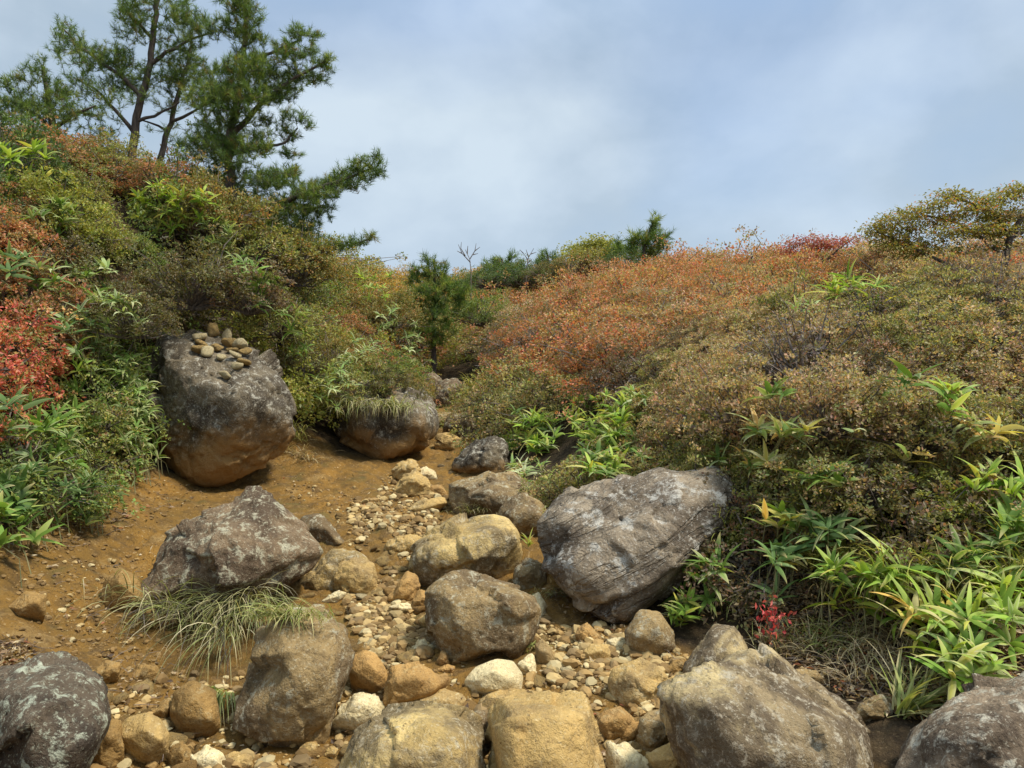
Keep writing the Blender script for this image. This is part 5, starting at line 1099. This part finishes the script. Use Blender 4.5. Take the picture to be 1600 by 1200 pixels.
tree('young_pine', 'broad low pine on the skyline above the head of the gully', 'pine tree', 19,
  [(.05,.02,[(785,430),(785,405)])], [(772,408,12,6,9),(785,414,14,7,12),(800,402,7,6,5),(805,415,14,7,12),(765,420,14,6,10),(790,426,22,6,14),(822,424,14,5,9)], seed=8, dens=2.2, shoot=.24)
tree('young_pine', 'small pine just left of the pointed one on the skyline', 'pine tree', 18.5,
  [(.04,.02,[(962,402),(965,382)])], [(966,382,7,6,5),(958,392,12,6,9),(974,392,10,5,7)], seed=9, dens=2.2, shoot=.24)
tree('rounded_bush', 'golden-green rounded bush on the skyline between the small pines', 'bush', 19,
  [(.05,.02,[(925,415),(925,395)])], [(905,388,16,6,12),(930,382,18,7,16),(948,386,12,6,9),(900,398,18,8,14),(935,398,26,9,24),(915,408,30,7,20),(960,402,12,6,8)], kind='yelgreen', up=2, dens=1.8, seed=10, shoot=.16)
tree('deciduous_tree', 'spreading olive-yellow tree with layered branches at the right edge', 'tree', 9.0,
  [(.07,.03,[(1566,440),(1572,400),(1578,372),(1600,335)]), (.03,.01,[(1572,400),(1545,380),(1500,350),(1440,335)]), (.03,.01,[(1566,425),(1500,425),(1468,408),(1420,385),(1370,362)]), (.03,.01,[(1578,372),(1560,340),(1520,320),(1485,302)]), (.03,.01,[(1578,372),(1620,350),(1660,340)])],
  [(1485,302,18,4,10),(1500,308,24,5,14),(1455,322,20,5,12),(1430,332,22,5,14),(1400,342,22,5,14),(1378,354,20,6,14),(1360,362,10,5,6),(1410,358,30,6,20),(1460,345,34,7,26),(1505,335,36,8,30),(1545,318,28,6,20),(1575,305,24,6,18),(1600,295,20,8,16),(1640,300,30,10,24),
   (1560,338,36,8,30),(1600,330,30,8,24),(1385,375,22,6,14),(1430,378,34,7,24),(1480,368,36,8,28),(1530,362,36,8,28),(1580,358,36,8,26),(1620,352,26,8,18),(1440,394,30,5,16),(1400,390,20,5,10),(1500,386,36,6,18),(1560,385,34,6,14),(1660,340,40,14,30)], kind='maple', seed=11, dens=1.15, shoot=.085, depthk=.8)
tree('red_shrub', 'crimson-leaved bush on the skyline left of the olive-yellow tree', 'shrub', 11.5,
  [(.03,.01,[(1290,425),(1285,400),(1270,380)]), (.02,.008,[(1287,410),(1310,390),(1330,375)])], [(1240,380,16,5,10),(1262,378,20,6,14),(1285,386,20,6,14),(1310,380,18,5,12),(1328,374,8,4,6),(1235,392,20,5,10),(1275,396,26,5,14),(1310,394,20,4,8)], kind='crimson', up=0, seed=12, dens=1.2, shoot=.09)
tree('red_shrub', 'pinkish red bush under the olive-yellow tree', 'shrub', 11,
  [(.03,.01,[(1500,430),(1500,400)])], [(1480,400,20,6,10),(1510,396,20,6,10),(1540,398,20,6,10),(1585,405,20,6,10),(1460,410,16,5,8)], kind='red', seed=13, dens=1.2, shoot=.09)
def bare(label, Y0, pl):
    paths = []; b = pt(pl[0][0][0], pl[0][0][1], Y0); base = np.array([b[0], b[1], gz1(b[0], b[1])]); first = True
    for q in pl:
        P = np.array([pt(a, c, Y0) for a, c in q]); 
        if first: P = np.concatenate([[base], P[0:]]); first = False
        paths.append((P - base, np.linspace(.014, .005, len(P))))
    tv, tf = tubes(paths, 4); o = link('bare_sapling', mesh_np('bare_sapling', tv, tf, M['twig']), None, base); tag(o, label, 'sapling')
bare('leafless grey sapling on the skyline above the head of the gully', 17, [[(736,425),(734,405),(727,390)],[(734,405),(742,392),(744,380)],[(735,410),(722,396),(716,382)],[(730,397),(731,384)],[(722,396),(714,392)],[(742,392),(750,386)],[(727,400),(720,388),(721,378)],[(739,398),(747,396)]])
bare('leafless grey sapling between the two low dark pines', 18, [[(822,420),(826,402),(834,388)],[(825,406),(818,396)],[(826,402),(822,390)],[(829,397),(838,394)],[(818,396),(812,390)],[(824,412),(832,404)]])

# ---------------------------------------------------------------- a label for each repeat
AS = [('the stone-topped boulder',350,640),('the grass-topped boulder',600,660),('the slab boulder',980,850),('the tall bare-trunked pine',210,250),('the leaning bushy pine',370,340),('the young pine in the gully',680,480),
 ('the pointed skyline pine',1015,380),('the crimson skyline bush',1280,390),('the olive-yellow tree',1480,360),('the low skyline pines',820,415),('the golden-green skyline bush',925,400),('the grey twiggy patch',930,560),
 ('the light green path bamboo',900,680),('the cream-leaved bamboo',1215,665),('the dark green bamboo pair',1410,592),('the tall pale bamboo',1330,450),('the bright right-edge bamboo',1560,742),('the scarlet shrubs',50,520),
 ('the dark left-edge bamboo',30,405),('the bright crest bamboo',270,308),('the dark-bank bamboo',400,415),('the yellow-leaved bamboo',1220,815),('the withered orange leaves',1400,712),('the whitish hanging bamboo',560,545),
 ('the leafless sapling',735,410),('the big drooping bamboo',215,600),('the broad-leaved edge plant',20,800),('the upper right photo edge',1590,520),('the gully head ledges',680,600),('the yellowing right-edge bamboo',1545,665)]
AR = [('the three-stone pile',645,750),('the tilted dark boulder',360,870),('the spotted boulder',460,1060),('the squarish boulder',755,965),('the tan wedge boulder',725,860),('the egg-shaped boulder',772,1060),('the round cobble',575,1048),
 ('the ochre block',648,1072),('the cube-like block',560,900),('the slab boulder',975,900),('the round brown stone',1016,992),('the cracked block',1000,1068),('the smooth tan block',850,1150),('the broad bottom boulder',650,1160),
 ('the pale-faced boulder',1190,1130),('the crusted corner boulder',70,1110),('the round tan boulder',225,1155),('the tooth-shaped stone',632,920),('the cream block',558,1115),('the drooping tussock',310,1030),('the bright tan chip',660,1008),
 ('the pale tan cobble',934,1022),('the weathered slab rock',770,775),('the left bank soil stone',190,930),('the lower ochre block',962,1135),('the oval tan stone',852,1020),('the stone-topped boulder',350,700),('the gully tan stone',702,690),('the half-sunk edge stone',45,945),('the brown wedge block',1025,1145)]
def relabel(recs, anchors):
    from collections import defaultdict
    g = defaultdict(list)
    sizes = sorted(r[2] for r in recs); q1, q2 = sizes[len(sizes) // 3], sizes[2 * len(sizes) // 3]
    for o, colw, s, noun, k in recs:
        p = o.location; px, py = proj(p.x, p.y, p.z + s * .4); px, py = float(px), float(py)
        wy = 1.6 if k == 'S' else 1.0
        n, ax, ay = min(anchors, key=lambda a: (a[1] - px) ** 2 + ((a[2] - py) * wy) ** 2); dx, dy = px - ax, (py - ay) * wy
        far = math.hypot(dx, dy) > (70 if k == 'S' else 34)
        rel = ('right of' if dx > 0 else 'left of') if abs(dx) > abs(dy) * 1.6 else ('below' if dy > 0 else 'above') if abs(dy) > abs(dx) * 1.6 else ('below right of' if dx > 0 else 'below left of') if dy > 0 else ('above right of' if dx > 0 else 'above left of')
        sz = 'small' if s < q1 else ('large' if s > q2 else 'medium')
        g[(sz, colw, noun, ('well ' if far and rel in ('above', 'below') else 'farther ' if far else '') + rel, n)].append((px, o))
    OW = ['leftmost', 'second from left', 'third from left', 'fourth from left', 'fifth from left', 'sixth from left', 'seventh from left', 'eighth from left', 'ninth from left', 'tenth from left']
    for (sz, colw, noun, rel, n), L_ in g.items():
        L_.sort(key=lambda t: t[0]); m = len(L_)
        for i, (x, o) in enumerate(L_):
            w = '' if m == 1 else ', rightmost' if i == m - 1 else ', ' + OW[min(i, 9)]
            lab = '%s %s %s %s %s%s' % (sz, colw, noun, rel, n, w)
            if len(lab.replace('-', ' ').split()) > 16: lab = '%s %s %s %s%s' % (colw, noun, rel, n, w)
            o['label'] = lab
relabel([r for r in REC if r[0].get('group')], AS); relabel(RECS, AR)
